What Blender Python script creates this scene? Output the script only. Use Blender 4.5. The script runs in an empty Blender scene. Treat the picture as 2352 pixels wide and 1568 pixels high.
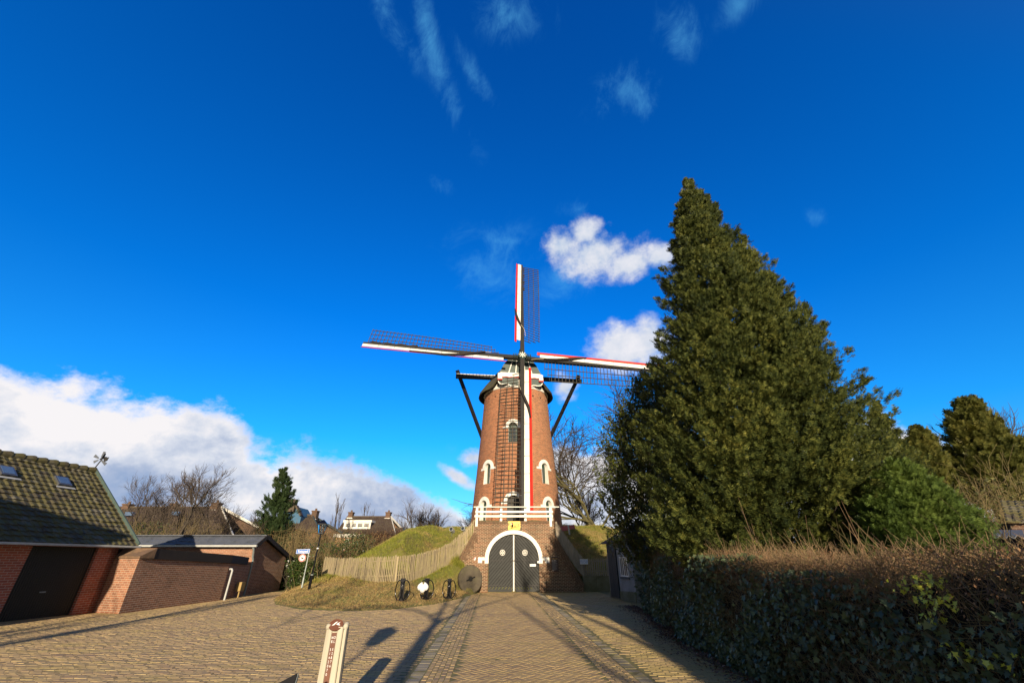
import bpy, math, random
import numpy as np
from mathutils import Vector, Matrix
random.seed(7)
rng = np.random.default_rng(7)
SC = bpy.context.scene
COL = SC.collection
R = math.radians

# ------------------------------------------------------------------ camera
CAMZ = 1.6
FPX, PX0, PY0, TILT = 945.0, 1176.0, 784.0, R(27.98)
cam_d = bpy.data.cameras.new('camera'); cam = bpy.data.objects.new('camera', cam_d); COL.objects.link(cam)
cam_d.sensor_width = 36; cam_d.lens = 36*FPX/2352; cam_d.clip_end = 3000; cam_d.clip_start = 0.05
cam.location = (0, 0, CAMZ); cam.rotation_euler = (math.pi/2 + TILT, 0, 0)
SC.camera = cam
CT, ST = math.cos(TILT), math.sin(TILT)
def ray(px, py):
    a = (px-PX0)/FPX; b = (PY0-py)/FPX
    return Vector((a, CT - ST*b, ST + CT*b))
def at(px, py, Y):
    r = ray(px, py); return Vector((0, 0, CAMZ)) + r*(Y/r.y)
def gnd(px, py, z=0.0):
    r = ray(px, py); return Vector((0, 0, CAMZ)) + r*((z-CAMZ)/r.z)
def azel(px, py):
    r = ray(px, py).normalized(); return math.atan2(r.x, r.y), math.asin(r.z)

# ------------------------------------------------------------------ sun, sky
SUN_EL, SUN_AZ = 14.5, 5.0            # the sun stands low behind the camera, 5 degrees to the right
SUNV = Vector((math.sin(R(SUN_AZ))*math.cos(R(SUN_EL)), -math.cos(R(SUN_AZ))*math.cos(R(SUN_EL)), math.sin(R(SUN_EL))))
sd = bpy.data.lights.new('sun', 'SUN'); sun = bpy.data.objects.new('sun', sd); COL.objects.link(sun)
sd.energy = 5.0; sd.angle = R(0.5); sd.color = (1.0, 0.83, 0.60)
sun.rotation_euler = (-SUNV).to_track_quat('-Z', 'Y').to_euler(); sun.location = (5, -30, 20)
SC.view_settings.view_transform = 'Standard'; SC.view_settings.look = 'None'
SC.view_settings.exposure = 0.60; SC.view_settings.gamma = 1.0; SC.view_settings.use_curve_mapping = False

W = bpy.data.worlds.new('World'); SC.world = W; W.use_nodes = True
nt = W.node_tree; nt.nodes.clear()
class NT:
    def __init__(s, nt): s.nt = nt
    def n(s, t, **k):
        nd = s.nt.nodes.new(t)
        for a, b in k.items(): setattr(nd, a, b)
        return nd
    def link(s, a, b): s.nt.links.new(a, b)
    def setin(s, nd, i, v):
        if v is None: return
        if isinstance(v, bpy.types.NodeSocket): s.link(v, nd.inputs[i])
        else: nd.inputs[i].default_value = v
    def math(s, op, a, b=None, c=None, clamp=False):
        nd = s.n('ShaderNodeMath', operation=op); nd.use_clamp = clamp
        for i, v in enumerate((a, b, c)): s.setin(nd, i, v)
        return nd.outputs[0]
    def vmath(s, op, a, b=None, c=None):
        nd = s.n('ShaderNodeVectorMath', operation=op)
        for i, v in enumerate((a, b, c)): s.setin(nd, i, v)
        return nd.outputs['Value'] if op in ('LENGTH', 'DOT_PRODUCT', 'DISTANCE') else nd.outputs['Vector']
    def mix(s, f, a, b, blend='MIX'):
        nd = s.n('ShaderNodeMix', data_type='RGBA', blend_type=blend)
        s.setin(nd, 0, f)
        for i, v in ((6, a), (7, b)):
            if not isinstance(v, bpy.types.NodeSocket) and len(v) == 3: v = (*v, 1)
            s.setin(nd, i, v)
        return nd.outputs[2]
    def noise(s, vec, scale, detail=4, rough=0.55, dist=0.0, out=0):
        nd = s.n('ShaderNodeTexNoise'); s.setin(nd, 'Vector', vec)
        nd.inputs['Scale'].default_value = scale; nd.inputs['Detail'].default_value = detail
        nd.inputs['Roughness'].default_value = rough; nd.inputs['Distortion'].default_value = dist
        return nd.outputs[out]
    def ramp(s, f, pts, interp='LINEAR'):
        nd = s.n('ShaderNodeValToRGB'); s.link(f, nd.inputs[0]); cr = nd.color_ramp; cr.interpolation = interp
        while len(cr.elements) < len(pts): cr.elements.new(0.5)
        for e, (p, c) in zip(cr.elements, pts):
            e.position = p; e.color = (*c, 1) if len(c) == 3 else c
        return nd.outputs[0]
    def smooth(s, v, lo, hi):
        nd = s.n('ShaderNodeMapRange', interpolation_type='SMOOTHSTEP'); s.setin(nd, 0, v)
        nd.inputs[1].default_value = lo; nd.inputs[2].default_value = hi
        return nd.outputs[0]
    def xyz(s, x, y, z):
        nd = s.n('ShaderNodeCombineXYZ')
        for i, v in enumerate((x, y, z)): s.setin(nd, i, v)
        return nd.outputs[0]
    def sep(s, v):
        nd = s.n('ShaderNodeSeparateXYZ'); s.link(v, nd.inputs[0]); return nd.outputs
w = NT(nt)
sky = w.n('ShaderNodeTexSky', sky_type='NISHITA'); sky.sun_disc = False
sky.sun_elevation = R(SUN_EL); sky.sun_rotation = R(180-SUN_AZ); sky.air_density = 1.0; sky.dust_density = 0.4; sky.ozone_density = 2.5
tc = w.n('ShaderNodeTexCoord'); D = tc.outputs['Generated']
dx, dy, dz = w.sep(D)
EL = w.math('ARCSINE', dz); AZ = w.math('ARCTAN2', dx, dy)
# clear air: deep saturated blue overhead, brighter cyan low down (tint applied to the physical sky)
elr = w.ramp(w.math('MULTIPLY', EL, 1/1.2, clamp=True), [(0.0, (0.46, 0.95, 1.35)), (0.20, (0.08, 0.94, 1.72)), (0.42, (0.012, 0.80, 1.80)), (0.75, (0.008, 0.72, 1.76)), (1.0, (0.008, 0.64, 1.70))])
# the half of the sky around the low sun is paler, the half facing away from it deep blue
sund = w.math('MULTIPLY_ADD', w.vmath('DOT_PRODUCT', D, tuple(SUNV)), 1.0, 0.0)
elr = w.mix(w.smooth(sund, -0.15, 0.45), elr, (0.62, 0.55, 0.46))
skyc = w.mix(1.0, sky.outputs[0], elr, 'MULTIPLY')
# clouds, placed by compass bearing and height above the horizon
P2 = w.xyz(AZ, w.math('MULTIPLY', EL, 1.35), 0.0)
n1 = w.noise(P2, 5.0, 10, 0.60, 0.15); n2 = w.noise(P2, 18.0, 8, 0.62); nw = w.noise(w.xyz(w.math('ADD', AZ, w.math('MULTIPLY', EL, -0.3)), w.math('MULTIPLY', EL, 1.2), 0.4), 8.0, 10, 0.70, 0.5)
nlow = w.noise(P2, 3.0, 3, 0.5)
# cloud bank near the horizon: top edge as a function of bearing
prof = [(-260, 905), (0, 835), (200, 868), (350, 905), (470, 915), (545, 940), (585, 1010), (700, 1035), (830, 1062), (900, 1085), (960, 1130), (1060, 1160), (1110, 1190), (1180, 1190), (1260, 1010), (1400, 1010), (1600, 1120), (1900, 960), (2010, 935), (2080, 965), (2180, 1005), (2300, 1015), (2600, 1020)]
cur = w.n('ShaderNodeFloatCurve'); cm = cur.mapping.curves[0]
pts = sorted((((azel(px, py)[0]+1.6)/3.2, max(0.0, azel(px, py)[1])/1.0) for px, py in prof))
cm.points[0].location = (0, 0.2); cm.points[1].location = (1, 0.15)
for p in pts: cm.points.new(*p)
for p in cm.points: p.handle_type = 'VECTOR'
cur.mapping.update()
w.link(w.math('MULTIPLY_ADD', AZ, 1/3.2, 0.5), cur.inputs['Value'])
bank = w.math('SUBTRACT', cur.outputs[0], EL)
bank = w.math('ADD', bank, w.math('MULTIPLY', w.math('SUBTRACT', n1, 0.5), 0.14))
bank = w.math('ADD', bank, w.math('MULTIPLY', w.math('SUBTRACT', n2, 0.5), 0.09))
bankm = w.smooth(bank, -0.006, 0.036)
def blob(px, py, rx, ry, rot=0.0):
    a, e = azel(px, py); a2, _ = azel(px+rx, py); _, e2 = azel(px, py-ry)
    v = w.vmath('SUBTRACT', w.xyz(AZ, EL, 0.0), (a, e, 0))
    if rot:
        vr = w.n('ShaderNodeVectorRotate', rotation_type='Z_AXIS'); w.link(v, vr.inputs[0]); vr.inputs['Angle'].default_value = rot; v = vr.outputs[0]
    v = w.vmath('DIVIDE', v, (abs(a2-a), abs(e2-e), 1))
    return w.math('SUBTRACT', 1.0, w.vmath('LENGTH', v))
def many(bl):
    o = bl[0]
    for b in bl[1:]: o = w.math('MAXIMUM', o, b)
    return o
puff = many([blob(1365, 585, 125, 80), blob(1445, 605, 100, 50), blob(1290, 565, 60, 55), blob(1515, 590, 65, 45), blob(1345, 535, 60, 50), blob(1440, 800, 125, 75), blob(1500, 780, 80, 75), blob(1300, 890, 40, 46), blob(1085, 1050, 45, 30), blob(1050, 1095, 70, 20, 0.5)])
pd_ = w.math('ADD', w.math('MULTIPLY_ADD', puff, 0.9, 0.12), w.math('MULTIPLY', w.math('SUBTRACT', n1, 0.52), 1.6))
pd_ = w.math('ADD', pd_, w.math('MULTIPLY', w.math('SUBTRACT', n2, 0.5), 0.95))
puffm = w.math('MULTIPLY', w.smooth(pd_, 0.12, 0.80), w.smooth(puff, -0.35, 0.25))
wisp = many([blob(985, 80, 190, 75, 0.65), blob(1085, 170, 85, 45, 0.5), blob(880, 20, 150, 60, 0.3), blob(1180, 40, 120, 90), blob(1560, 70, 90, 120), blob(1430, 215, 130, 85), blob(1480, 240, 60, 50), blob(1700, 10, 120, 70), blob(1160, 555, 80, 25), blob(1880, 500, 60, 35, 0.5), blob(1110, 610, 80, 40), blob(1290, 650, 120, 70), blob(1040, 1030, 30, 20), blob(1130, 600, 150, 120), blob(1008, 427, 42, 34), blob(1330, 480, 60, 40)])
wd = w.math('ADD', w.math('MULTIPLY', wisp, 0.55), w.math('MULTIPLY', w.math('SUBTRACT', nw, 0.5), 2.0))
wispm = w.math('MULTIPLY', w.smooth(wd, 0.02, 1.15), w.smooth(wisp, -0.25, 0.6))
wispm = w.math('MULTIPLY', wispm, 0.45)
# cloud body: bright crests, grey-blue bellies
belly = w.math('ADD', w.math('MULTIPLY', w.math('SUBTRACT', bank, 0.05), 3.4), w.math('MULTIPLY', w.math('SUBTRACT', nlow, 0.5), 2.8))
belly = w.math('ADD', belly, w.math('MULTIPLY', w.math('SUBTRACT', n1, 0.5), 2.8))
belly = w.math('ADD', belly, w.math('MULTIPLY', w.math('SUBTRACT', n2, 0.5), 1.1))
bankc = w.ramp(w.math('MULTIPLY_ADD', belly, 0.6, 0.10, clamp=True), [(0.0, (6.6, 6.4, 6.5)), (0.22, (4.9, 5.2, 5.9)), (0.5, (2.9, 3.5, 4.8)), (0.75, (2.0, 2.8, 4.4)), (1.0, (1.7, 2.5, 4.4))])
puffc = w.ramp(w.math('ADD', w.math('MULTIPLY_ADD', w.math('SUBTRACT', n1, 0.5), 2.2, 0.45), w.math('MULTIPLY', w.math('SUBTRACT', n2, 0.5), 1.3), clamp=True), [(0.0, (3.0, 4.0, 5.4)), (0.5, (4.9, 5.2, 5.9)), (1.0, (6.3, 6.2, 6.5))])
c = w.mix(wispm, skyc, (0.9, 3.9, 6.6))
c = w.mix(bankm, c, bankc)
c = w.mix(puffm, c, puffc)
bg = w.n('ShaderNodeBackground'); w.link(c, bg.inputs[0]); bg.inputs[1].default_value = 0.094
out = w.n('ShaderNodeOutputWorld'); w.link(bg.outputs[0], out.inputs[0])

# ------------------------------------------------------------------ object helpers
ORG = {}
def tag(o, label=None, cat=None, group=None, kind=None):
    if label: o['label'] = label
    if cat: o['category'] = cat
    if group: o['group'] = group
    if kind: o['kind'] = kind
    return o
def thing(name, label, cat, loc=(0, 0, 0), group=None):
    o = bpy.data.objects.new(name, None); COL.objects.link(o); o.empty_display_size = 0.2
    o.location = loc; ORG[o.name] = Vector(loc)
    return tag(o, label, cat, group)
def link_mesh(name, me, mat, parent=None, smooth=False, origin=None):
    """me is in world coordinates (or in its parent's frame when the parent still stands at the origin)"""
    if mat: me.materials.append(mat)
    o = bpy.data.objects.new(name, me); COL.objects.link(o)
    if parent is not None:
        og = ORG[parent.name]; o.parent = parent
        me.transform(Matrix.Translation(-og)); ORG[o.name] = og
    else:
        if origin is None:
            co = np.empty(len(me.vertices)*3, np.float32); me.vertices.foreach_get('co', co); co = co.reshape(-1, 3)
            mn, mx = co.min(0), co.max(0); origin = Vector(((mn[0]+mx[0])/2, (mn[1]+mx[1])/2, mn[2]))
        origin = Vector([float(a) for a in origin])
        me.transform(Matrix.Translation(-origin)); o.location = origin; ORG[o.name] = origin
    me.polygons.foreach_set('use_smooth', [bool(smooth)]*len(me.polygons))
    return o
def np_mesh(name, v, f):
    """v (n,3), f (m,k) all faces with k corners"""
    me = bpy.data.meshes.new(name); v = np.asarray(v, np.float32); f = np.asarray(f, np.int32)
    m, k = f.shape
    me.vertices.add(len(v)); me.vertices.foreach_set('co', v.ravel())
    me.loops.add(m*k); me.loops.foreach_set('vertex_index', f.ravel())
    me.polygons.add(m); me.polygons.foreach_set('loop_start', np.arange(m, dtype=np.int32)*k)
    me.polygons.foreach_set('loop_total', np.full(m, k, np.int32))
    me.update(calc_edges=True); return me
class MB:
    def __init__(s): s.v = []; s.f = []
    def add(s, vs, fs):
        o = len(s.v); s.v += [tuple(p) for p in vs]; s.f += [tuple(i+o for i in q) for q in fs]; return s
    def box(s, x0, x1, y0, y1, z0, z1, M=None):
        vs = [Vector((x, y, z)) for z in (z0, z1) for y in (y0, y1) for x in (x0, x1)]
        if M is not None: vs = [M @ p for p in vs]
        return s.add(vs, [(0, 2, 3, 1), (4, 5, 7, 6), (0, 1, 5, 4), (2, 6, 7, 3), (0, 4, 6, 2), (1, 3, 7, 5)])
    def beam(s, p0, p1, wd, h, up=(0, 0, 1), w1=None, h1=None):
        p0, p1 = Vector(p0), Vector(p1); d = (p1-p0).normalized(); up = Vector(up)
        sd_ = d.cross(up)
        if sd_.length < 1e-4: sd_ = d.cross(Vector((0, 1, 0)))
        sd_.normalize(); u = sd_.cross(d)
        w1 = wd if w1 is None else w1; h1 = h if h1 is None else h1
        vs = []
        for p, a, b in ((p0, wd, h), (p1, w1, h1)):
            for i, j in ((-1, -1), (1, -1), (1, 1), (-1, 1)): vs.append(p + sd_*a/2*i + u*b/2*j)
        return s.add(vs, [(0, 3, 2, 1), (4, 5, 6, 7), (0, 1, 5, 4), (1, 2, 6, 5), (2, 3, 7, 6), (3, 0, 4, 7)])
    def tube(s, pts, rad, n=8, cap=True, closed=False):
        pts = [Vector(p) for p in pts]
        if not hasattr(rad, '__len__'): rad = [rad]*len(pts)
        o = len(s.v); m = len(pts); prev = None
        for i, p in enumerate(pts):
            if closed: d = pts[(i+1) % m]-pts[i-1]
            else: d = pts[min(i+1, m-1)]-pts[max(i-1, 0)]
            d.normalize()
            if prev is None:
                a = Vector((0, 0, 1)) if abs(d.z) < 0.9 else Vector((1, 0, 0)); x = d.cross(a).normalized()
            else: x = (prev - d*prev.dot(d)).normalized()
            prev = x; y = d.cross(x)
            for k in range(n):
                t = 2*math.pi*k/n; s.v.append(tuple(p + (x*math.cos(t)+y*math.sin(t))*rad[i]))
        for i in range(m if closed else m-1):
            a = o+i*n; b = o+((i+1) % m)*n
            for k in range(n): s.f.append((a+k, a+(k+1) % n, b+(k+1) % n, b+k))
        if cap and not closed:
            s.f.append(tuple(o+k for k in reversed(range(n)))); s.f.append(tuple(o+(m-1)*n+k for k in range(n)))
        return s
    def prism(s, poly, O, ex, ey, ez, d):
        """polygon (u,v) in the plane O + u ex + v ey, extruded by d along ez"""
        O, ex, ey, ez = map(Vector, (O, ex, ey, ez)); n = len(poly)
        a = [O+ex*u+ey*v for u, v in poly]; b = [p+ez*d for p in a]
        return s.add(a+b, [tuple(range(n)), tuple(range(2*n-1, n-1, -1))]+[(i, i+n, (i+1) % n+n, (i+1) % n) for i in range(n)])
    def lathe(s, prof, n=24, C=(0, 0, 0), M=None):
        o = len(s.v); C = Vector(C)
        for r, z in prof:
            for k in range(n):
                t = 2*math.pi*k/n; p = Vector((r*math.cos(t), r*math.sin(t), z))
                if M is not None: p = M @ p
                s.v.append(tuple(C+p))
        for i in range(len(prof)-1):
            for k in range(n): s.f.append((o+i*n+k, o+i*n+(k+1) % n, o+(i+1)*n+(k+1) % n, o+(i+1)*n+k))
        s.f.append(tuple(o+k for k in reversed(range(n)))); s.f.append(tuple(o+(len(prof)-1)*n+k for k in range(n)))
        return s
    def build(s, name, mat, parent=None, smooth=False, origin=None):
        me = bpy.data.meshes.new(name); me.from_pydata([tuple(p) for p in s.v], [], s.f); me.update()
        return link_mesh(name, me, mat, parent, smooth, origin)
def children(o): return [c_ for c_ in bpy.data.objects if c_.parent == o]
def copy_tree(o, parent=None):
    c_ = o.copy(); COL.objects.link(c_); c_.parent = parent; ORG[c_.name] = ORG[o.name].copy()
    for k in ('label', 'category', 'group'):
        pass
    for ch in children(o): copy_tree(ch, c_)
    return c_
def text(body, size, mat, O, ex, ey, parent, name='lettering', ext=0.002, align='CENTER', sx=1.0, bold=0.0):
    cu = bpy.data.curves.new('t', 'FONT'); cu.body = body; cu.size = size; cu.extrude = ext; cu.align_x = align; cu.align_y = 'CENTER'; cu.offset = bold
    ob = bpy.data.objects.new('t', cu); COL.objects.link(ob); bpy.context.view_layer.update()
    dg = bpy.context.evaluated_depsgraph_get(); me = bpy.data.meshes.new_from_object(ob.evaluated_get(dg))
    bpy.data.objects.remove(ob); bpy.data.curves.remove(cu)
    ex, ey = Vector(ex).normalized(), Vector(ey).normalized(); ez = ex.cross(ey)
    M = Matrix(((ex.x*sx, ey.x, ez.x, O[0]), (ex.y*sx, ey.y, ez.y, O[1]), (ex.z*sx, ey.z, ez.z, O[2]), (0, 0, 0, 1)))
    me.transform(M); me.materials.clear()
    return link_mesh(name, me, mat, parent)

# ------------------------------------------------------------------ materials
MATS = {}
def newmat(name):
    m = bpy.data.materials.new(name); m.use_nodes = True; m.node_tree.nodes.clear()
    t = NT(m.node_tree); b = t.n('ShaderNodeBsdfPrincipled'); o = t.n('ShaderNodeOutputMaterial'); t.link(b.outputs[0], o.inputs[0])
    return m, t, b, o
def bump(t, b, h, strength=0.4, dist=0.02):
    bn = t.n('ShaderNodeBump'); bn.inputs['Strength'].default_value = strength; bn.inputs['Distance'].default_value = dist
    t.link(h, bn.inputs['Height']); t.link(bn.outputs[0], b.inputs['Normal'])
def pos(t): return t.n('ShaderNodeTexCoord').outputs['Object']
def mat(name, c1, c2=None, scale=6.0, rough=0.7, bmp=0.15, metal=0.0, stretch=None, spec=0.4, detail=6, c3=None):
    m, t, b, o = newmat(name); p = pos(t)
    if stretch:
        p = t.vmath('MULTIPLY', p, stretch)
    f = t.noise(p, scale, detail, 0.6)
    c2 = c2 or tuple(x*0.75 for x in c1)
    pts = [(0.3, c2), (0.7, c1)] if c3 is None else [(0.28, c2), (0.5, c1), (0.72, c3)]
    t.link(t.ramp(f, pts), b.inputs['Base Color'])
    b.inputs['Roughness'].default_value = rough; b.inputs['Metallic'].default_value = metal; b.inputs['Specular IOR Level'].default_value = spec
    if bmp: bump(t, b, t.noise(p, scale*4, 4), bmp, 0.01)
    return m
def brick_mat(name, ca, cb, mortar, bw=0.22, rh=0.065, ms=0.006, uv=False, dirt=0.5, cd=(0.05, 0.045, 0.03), bias=0.0):
    m, t, b, o = newmat(name)
    if uv:
        p = t.n('ShaderNodeTexCoord').outputs['UV']
    else:
        g = t.n('ShaderNodeNewGeometry'); T = t.vmath('NORMALIZE', t.vmath('CROSS_PRODUCT', (0, 0, 1), g.outputs['True Normal']))
        P = g.outputs['Position']; z = t.sep(P)[2]
        p = t.xyz(t.vmath('DOT_PRODUCT', P, T), z, 0.0)
    br = t.n('ShaderNodeTexBrick'); t.link(p, br.inputs['Vector'])
    for k, v in (('Scale', 1.0), ('Mortar Size', ms), ('Mortar Smooth', 0.2), ('Bias', bias), ('Brick Width', bw), ('Row Height', rh)): br.inputs[k].default_value = v
    br.inputs['Color1'].default_value = (*ca, 1); br.inputs['Color2'].default_value = (*cb, 1); br.inputs['Mortar'].default_value = (*mortar, 1)
    g2 = t.n('ShaderNodeNewGeometry').outputs['Position']
    big = t.noise(g2, 0.9, 6, 0.65); fine = t.noise(g2, 9.0, 4, 0.6)
    c_ = t.mix(t.math('MULTIPLY', t.smooth(big, 0.48, 0.78), dirt), br.outputs[0], cd)
    c_ = t.mix(t.math('MULTIPLY', t.smooth(fine, 0.45, 0.8), 0.35*dirt+0.1), c_, tuple(min(1, x*0.4) for x in ca))
    stk = t.noise(t.vmath('MULTIPLY', g2, (1.6, 1.6, 0.16)), 1.1, 5, 0.7)
    c_ = t.mix(t.math('MULTIPLY', t.smooth(stk, 0.50, 0.74), 0.55*dirt), c_, tuple(x*0.30 for x in ca))
    c_ = t.mix(t.math('MULTIPLY', t.smooth(stk, 0.46, 0.30), 0.35*dirt), c_, tuple(min(0.6, x*1.25+0.03) for x in ca))
    t.link(c_, b.inputs['Base Color']); b.inputs['Roughness'].default_value = 0.88; b.inputs['Specular IOR Level'].default_value = 0.2
    h = t.math('SUBTRACT', t.math('MULTIPLY', fine, 0.5), br.outputs['Fac'])
    bump(t, b, h, 0.5, 0.012)
    return m
def leaf_mat(name, cols, rough=0.45, trans=0.25, nscale=0.6, spec=0.4):
    m, t, b, o = newmat(name)
    ri = t.n('ShaderNodeNewGeometry'); rp = ri.outputs['Random Per Island']
    nz = t.noise(ri.outputs['Position'], nscale, 4, 0.6)
    nz2 = t.noise(ri.outputs['Position'], nscale*3.5, 3, 0.6)
    f = t.math('ADD', t.math('MULTIPLY', rp, 0.5), t.math('MULTIPLY', t.math('SUBTRACT', nz, 0.35), 0.9))
    f = t.math('ADD', f, t.math('MULTIPLY', t.math('SUBTRACT', nz2, 0.45), 1.0), clamp=True)
    k = len(cols)
    c_ = t.ramp(f, [(i/(k-1) if k > 1 else 0, cl) for i, cl in enumerate(cols)])
    t.link(c_, b.inputs['Base Color']); b.inputs['Roughness'].default_value = rough; b.inputs['Specular IOR Level'].default_value = spec
    tr = t.n('ShaderNodeBsdfTranslucent'); t.link(t.mix(1.0, c_, (1.0, 1.0, 0.55), 'MULTIPLY'), tr.inputs[0])
    mx = t.n('ShaderNodeMixShader'); mx.inputs[0].default_value = trans
    t.link(b.outputs[0], mx.inputs[1]); t.link(tr.outputs[0], mx.inputs[2]); t.link(mx.outputs[0], o.inputs[0])
    return m
M_white = mat('white_paint', (0.80, 0.78, 0.72), (0.62, 0.60, 0.53), 3, 0.55, 0.05)
M_black = mat('black_tar_wood', (0.022, 0.020, 0.018), (0.010, 0.009, 0.008), 5, 0.6, 0.1)
M_blackgloss = mat('black_gloss_metal', (0.006, 0.006, 0.009), (0.004, 0.004, 0.005), 8, 0.18, 0.0, spec=0.6)
M_red = mat('red_paint', (0.62, 0.028, 0.014), (0.50, 0.024, 0.014), 3, 0.5, 0.03)
M_lath = mat('lattice_wood', (0.070, 0.058, 0.042), (0.034, 0.029, 0.022), 2.5, 0.75, 0.1)
M_cloth = mat('dark_sailcloth', (0.030, 0.022, 0.018), (0.015, 0.012, 0.010), 8, 0.8, 0.3)
M_rope = mat('pale_rope', (0.45, 0.38, 0.26), None, 10, 0.9)
M_green = mat('dark_green_board', (0.020, 0.055, 0.045), (0.012, 0.028, 0.026), 2.2, 0.5, 0.1, stretch=(1, 1, 5))
M_shut = mat('green_shutter', (0.020, 0.050, 0.035), (0.012, 0.030, 0.022), 4, 0.5)
M_cap = mat('mossy_cap_shingle', (0.060, 0.054, 0.034), (0.026, 0.024, 0.018), 1.2, 0.85, 0.5, c3=(0.080, 0.085, 0.020))
M_glass = mat('dark_window_glass', (0.05, 0.06, 0.07), (0.02, 0.025, 0.03), 2, 0.08, 0.0, spec=0.8)
M_towerbrick = brick_mat('tower_brick', (0.38, 0.130, 0.058), (0.165, 0.056, 0.030), (0.47, 0.33, 0.20), 0.225, 0.078, 0.009, uv=True, dirt=0.42, cd=(0.22, 0.115, 0.060))
M_gatebrick = brick_mat('gatehouse_brick', (0.190, 0.080, 0.044), (0.062, 0.034, 0.024), (0.50, 0.40, 0.26), 0.21, 0.070, 0.009, dirt=0.6, cd=(0.10, 0.065, 0.042))
M_garagebrick = brick_mat('garage_brick', (0.42, 0.115, 0.065), (0.29, 0.085, 0.055), (0.46, 0.38, 0.30), 0.22, 0.068, 0.006, dirt=0.3)
M_shedbrick = brick_mat('shed_brick', (0.36, 0.165, 0.095), (0.23, 0.105, 0.065), (0.50, 0.42, 0.32), 0.22, 0.068, 0.006, dirt=0.4)
M_housebrick = brick_mat('house_brick', (0.42, 0.21, 0.10), (0.30, 0.14, 0.07), (0.44, 0.36, 0.26), 0.22, 0.068, 0.006, dirt=0.3)
M_darkbrick = brick_mat('chimney_brick', (0.14, 0.075, 0.045), (0.09, 0.05, 0.035), (0.22, 0.18, 0.14), 0.22, 0.068, 0.006, dirt=0.5)
M_coping = mat('weathered_rowlock_brick', (0.22, 0.13, 0.075), (0.10, 0.07, 0.045), 7, 0.9, 0.5)
M_gate = mat('charcoal_boards', (0.018, 0.020, 0.018), (0.007, 0.008, 0.007), 1.6, 0.6, 0.25, stretch=(1, 1, 3))
M_groove = mat('board_gap', (0.006, 0.006, 0.006), None, 5, 0.9)
M_yellow = mat('yellow_enamel', (0.85, 0.66, 0.006), (0.80, 0.60, 0.006), 2, 0.35, 0.0)
M_ink = mat('black_lettering', (0.010, 0.008, 0.008), None, 5, 0.5, 0.0)
M_blue = mat('blue_sign', (0.008, 0.13, 0.52), (0.008, 0.11, 0.46), 2, 0.35, 0.0)
M_signwhite = mat('sign_white', (0.82, 0.82, 0.80), (0.76, 0.76, 0.74), 2, 0.4, 0.0)
M_galv = mat('galvanised_steel', (0.30, 0.34, 0.33), (0.20, 0.23, 0.23), 7, 0.45, 0.05, metal=0.4)
M_pvc = mat('grey_pvc', (0.45, 0.46, 0.45), (0.33, 0.34, 0.33), 4, 0.5, 0.02)
M_mossroof = None
M_picket = mat('weathered_chestnut_paling', (0.33, 0.265, 0.165), (0.17, 0.14, 0.095), 3.0, 0.85, 0.4, stretch=(6, 6, 0.8), c3=(0.40, 0.345, 0.17))
M_picketgrey = mat('grey_paling', (0.34, 0.29, 0.22), (0.20, 0.17, 0.13), 3.0, 0.85, 0.4, stretch=(6, 6, 0.8))
M_stone = mat('millstone', (0.085, 0.070, 0.048), (0.040, 0.034, 0.026), 1.8, 0.85, 0.5, c3=(0.12, 0.108, 0.060))
M_concrete = mat('bollard_concrete', (0.52, 0.48, 0.39), (0.36, 0.33, 0.25), 4, 0.8, 0.3, stretch=(1, 1, 0.15))
M_mossconc = mat('mossy_concrete', (0.21, 0.19, 0.13), (0.085, 0.085, 0.03), 1.6, 0.9, 0.5)
M_rust = mat('rust_plate', (0.16, 0.058, 0.032), (0.10, 0.038, 0.022), 10, 0.6, 0.15)
M_bronze = mat('brown_plaque', (0.085, 0.050, 0.038), (0.065, 0.038, 0.030), 4, 0.4, 0.0)
M_bark = mat('bark', (0.085, 0.066, 0.045), (0.035, 0.028, 0.020), 5, 0.9, 0.5)
M_mossbark = mat('mossy_bark', (0.120, 0.110, 0.040), (0.050, 0.042, 0.022), 3, 0.9, 0.5)
M_twig = mat('dark_twigs', (0.105, 0.078, 0.058), (0.055, 0.042, 0.034), 4, 0.9, 0.0)
M_goldtwig = mat('lichen_twigs', (0.24, 0.185, 0.080), (0.12, 0.09, 0.045), 2, 0.9, 0.0)
M_paletwig = mat('pale_hedge_twigs', (0.34, 0.22, 0.12), (0.16, 0.10, 0.06), 3, 0.85, 0.0)
M_brownmass = mat('dead_stems', (0.085, 0.048, 0.030), (0.040, 0.025, 0.018), 3, 0.95, 0.5)
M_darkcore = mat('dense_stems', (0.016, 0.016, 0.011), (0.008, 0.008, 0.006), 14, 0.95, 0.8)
M_plaster = mat('greyed_whitewash', (0.30, 0.29, 0.28), (0.16, 0.155, 0.14), 1.5, 0.85, 0.2)
M_bluegrey = mat('blue_grey_boards', (0.060, 0.085, 0.095), (0.040, 0.055, 0.062), 3, 0.7, 0.2)
M_bluegreydark = mat('dark_blue_grey_boards', (0.028, 0.038, 0.044), (0.016, 0.022, 0.026), 3, 0.7, 0.2)
M_bluewall = mat('blue_boarding', (0.045, 0.13, 0.22), (0.035, 0.10, 0.18), 3, 0.6, 0.1)
M_fascia = mat('brown_black_fascia', (0.030, 0.022, 0.016), (0.018, 0.014, 0.011), 4, 0.7, 0.1)
M_pink = mat('faded_red_plank', (0.50, 0.12, 0.13), (0.38, 0.09, 0.10), 3, 0.7)
M_lampgrey = mat('pale_grey_metal', (0.42, 0.42, 0.42), (0.30, 0.30, 0.30), 5, 0.5)
M_steel = mat('dull_steel', (0.25, 0.26, 0.28), (0.16, 0.17, 0.18), 5, 0.35, 0.0, metal=0.7)
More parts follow.
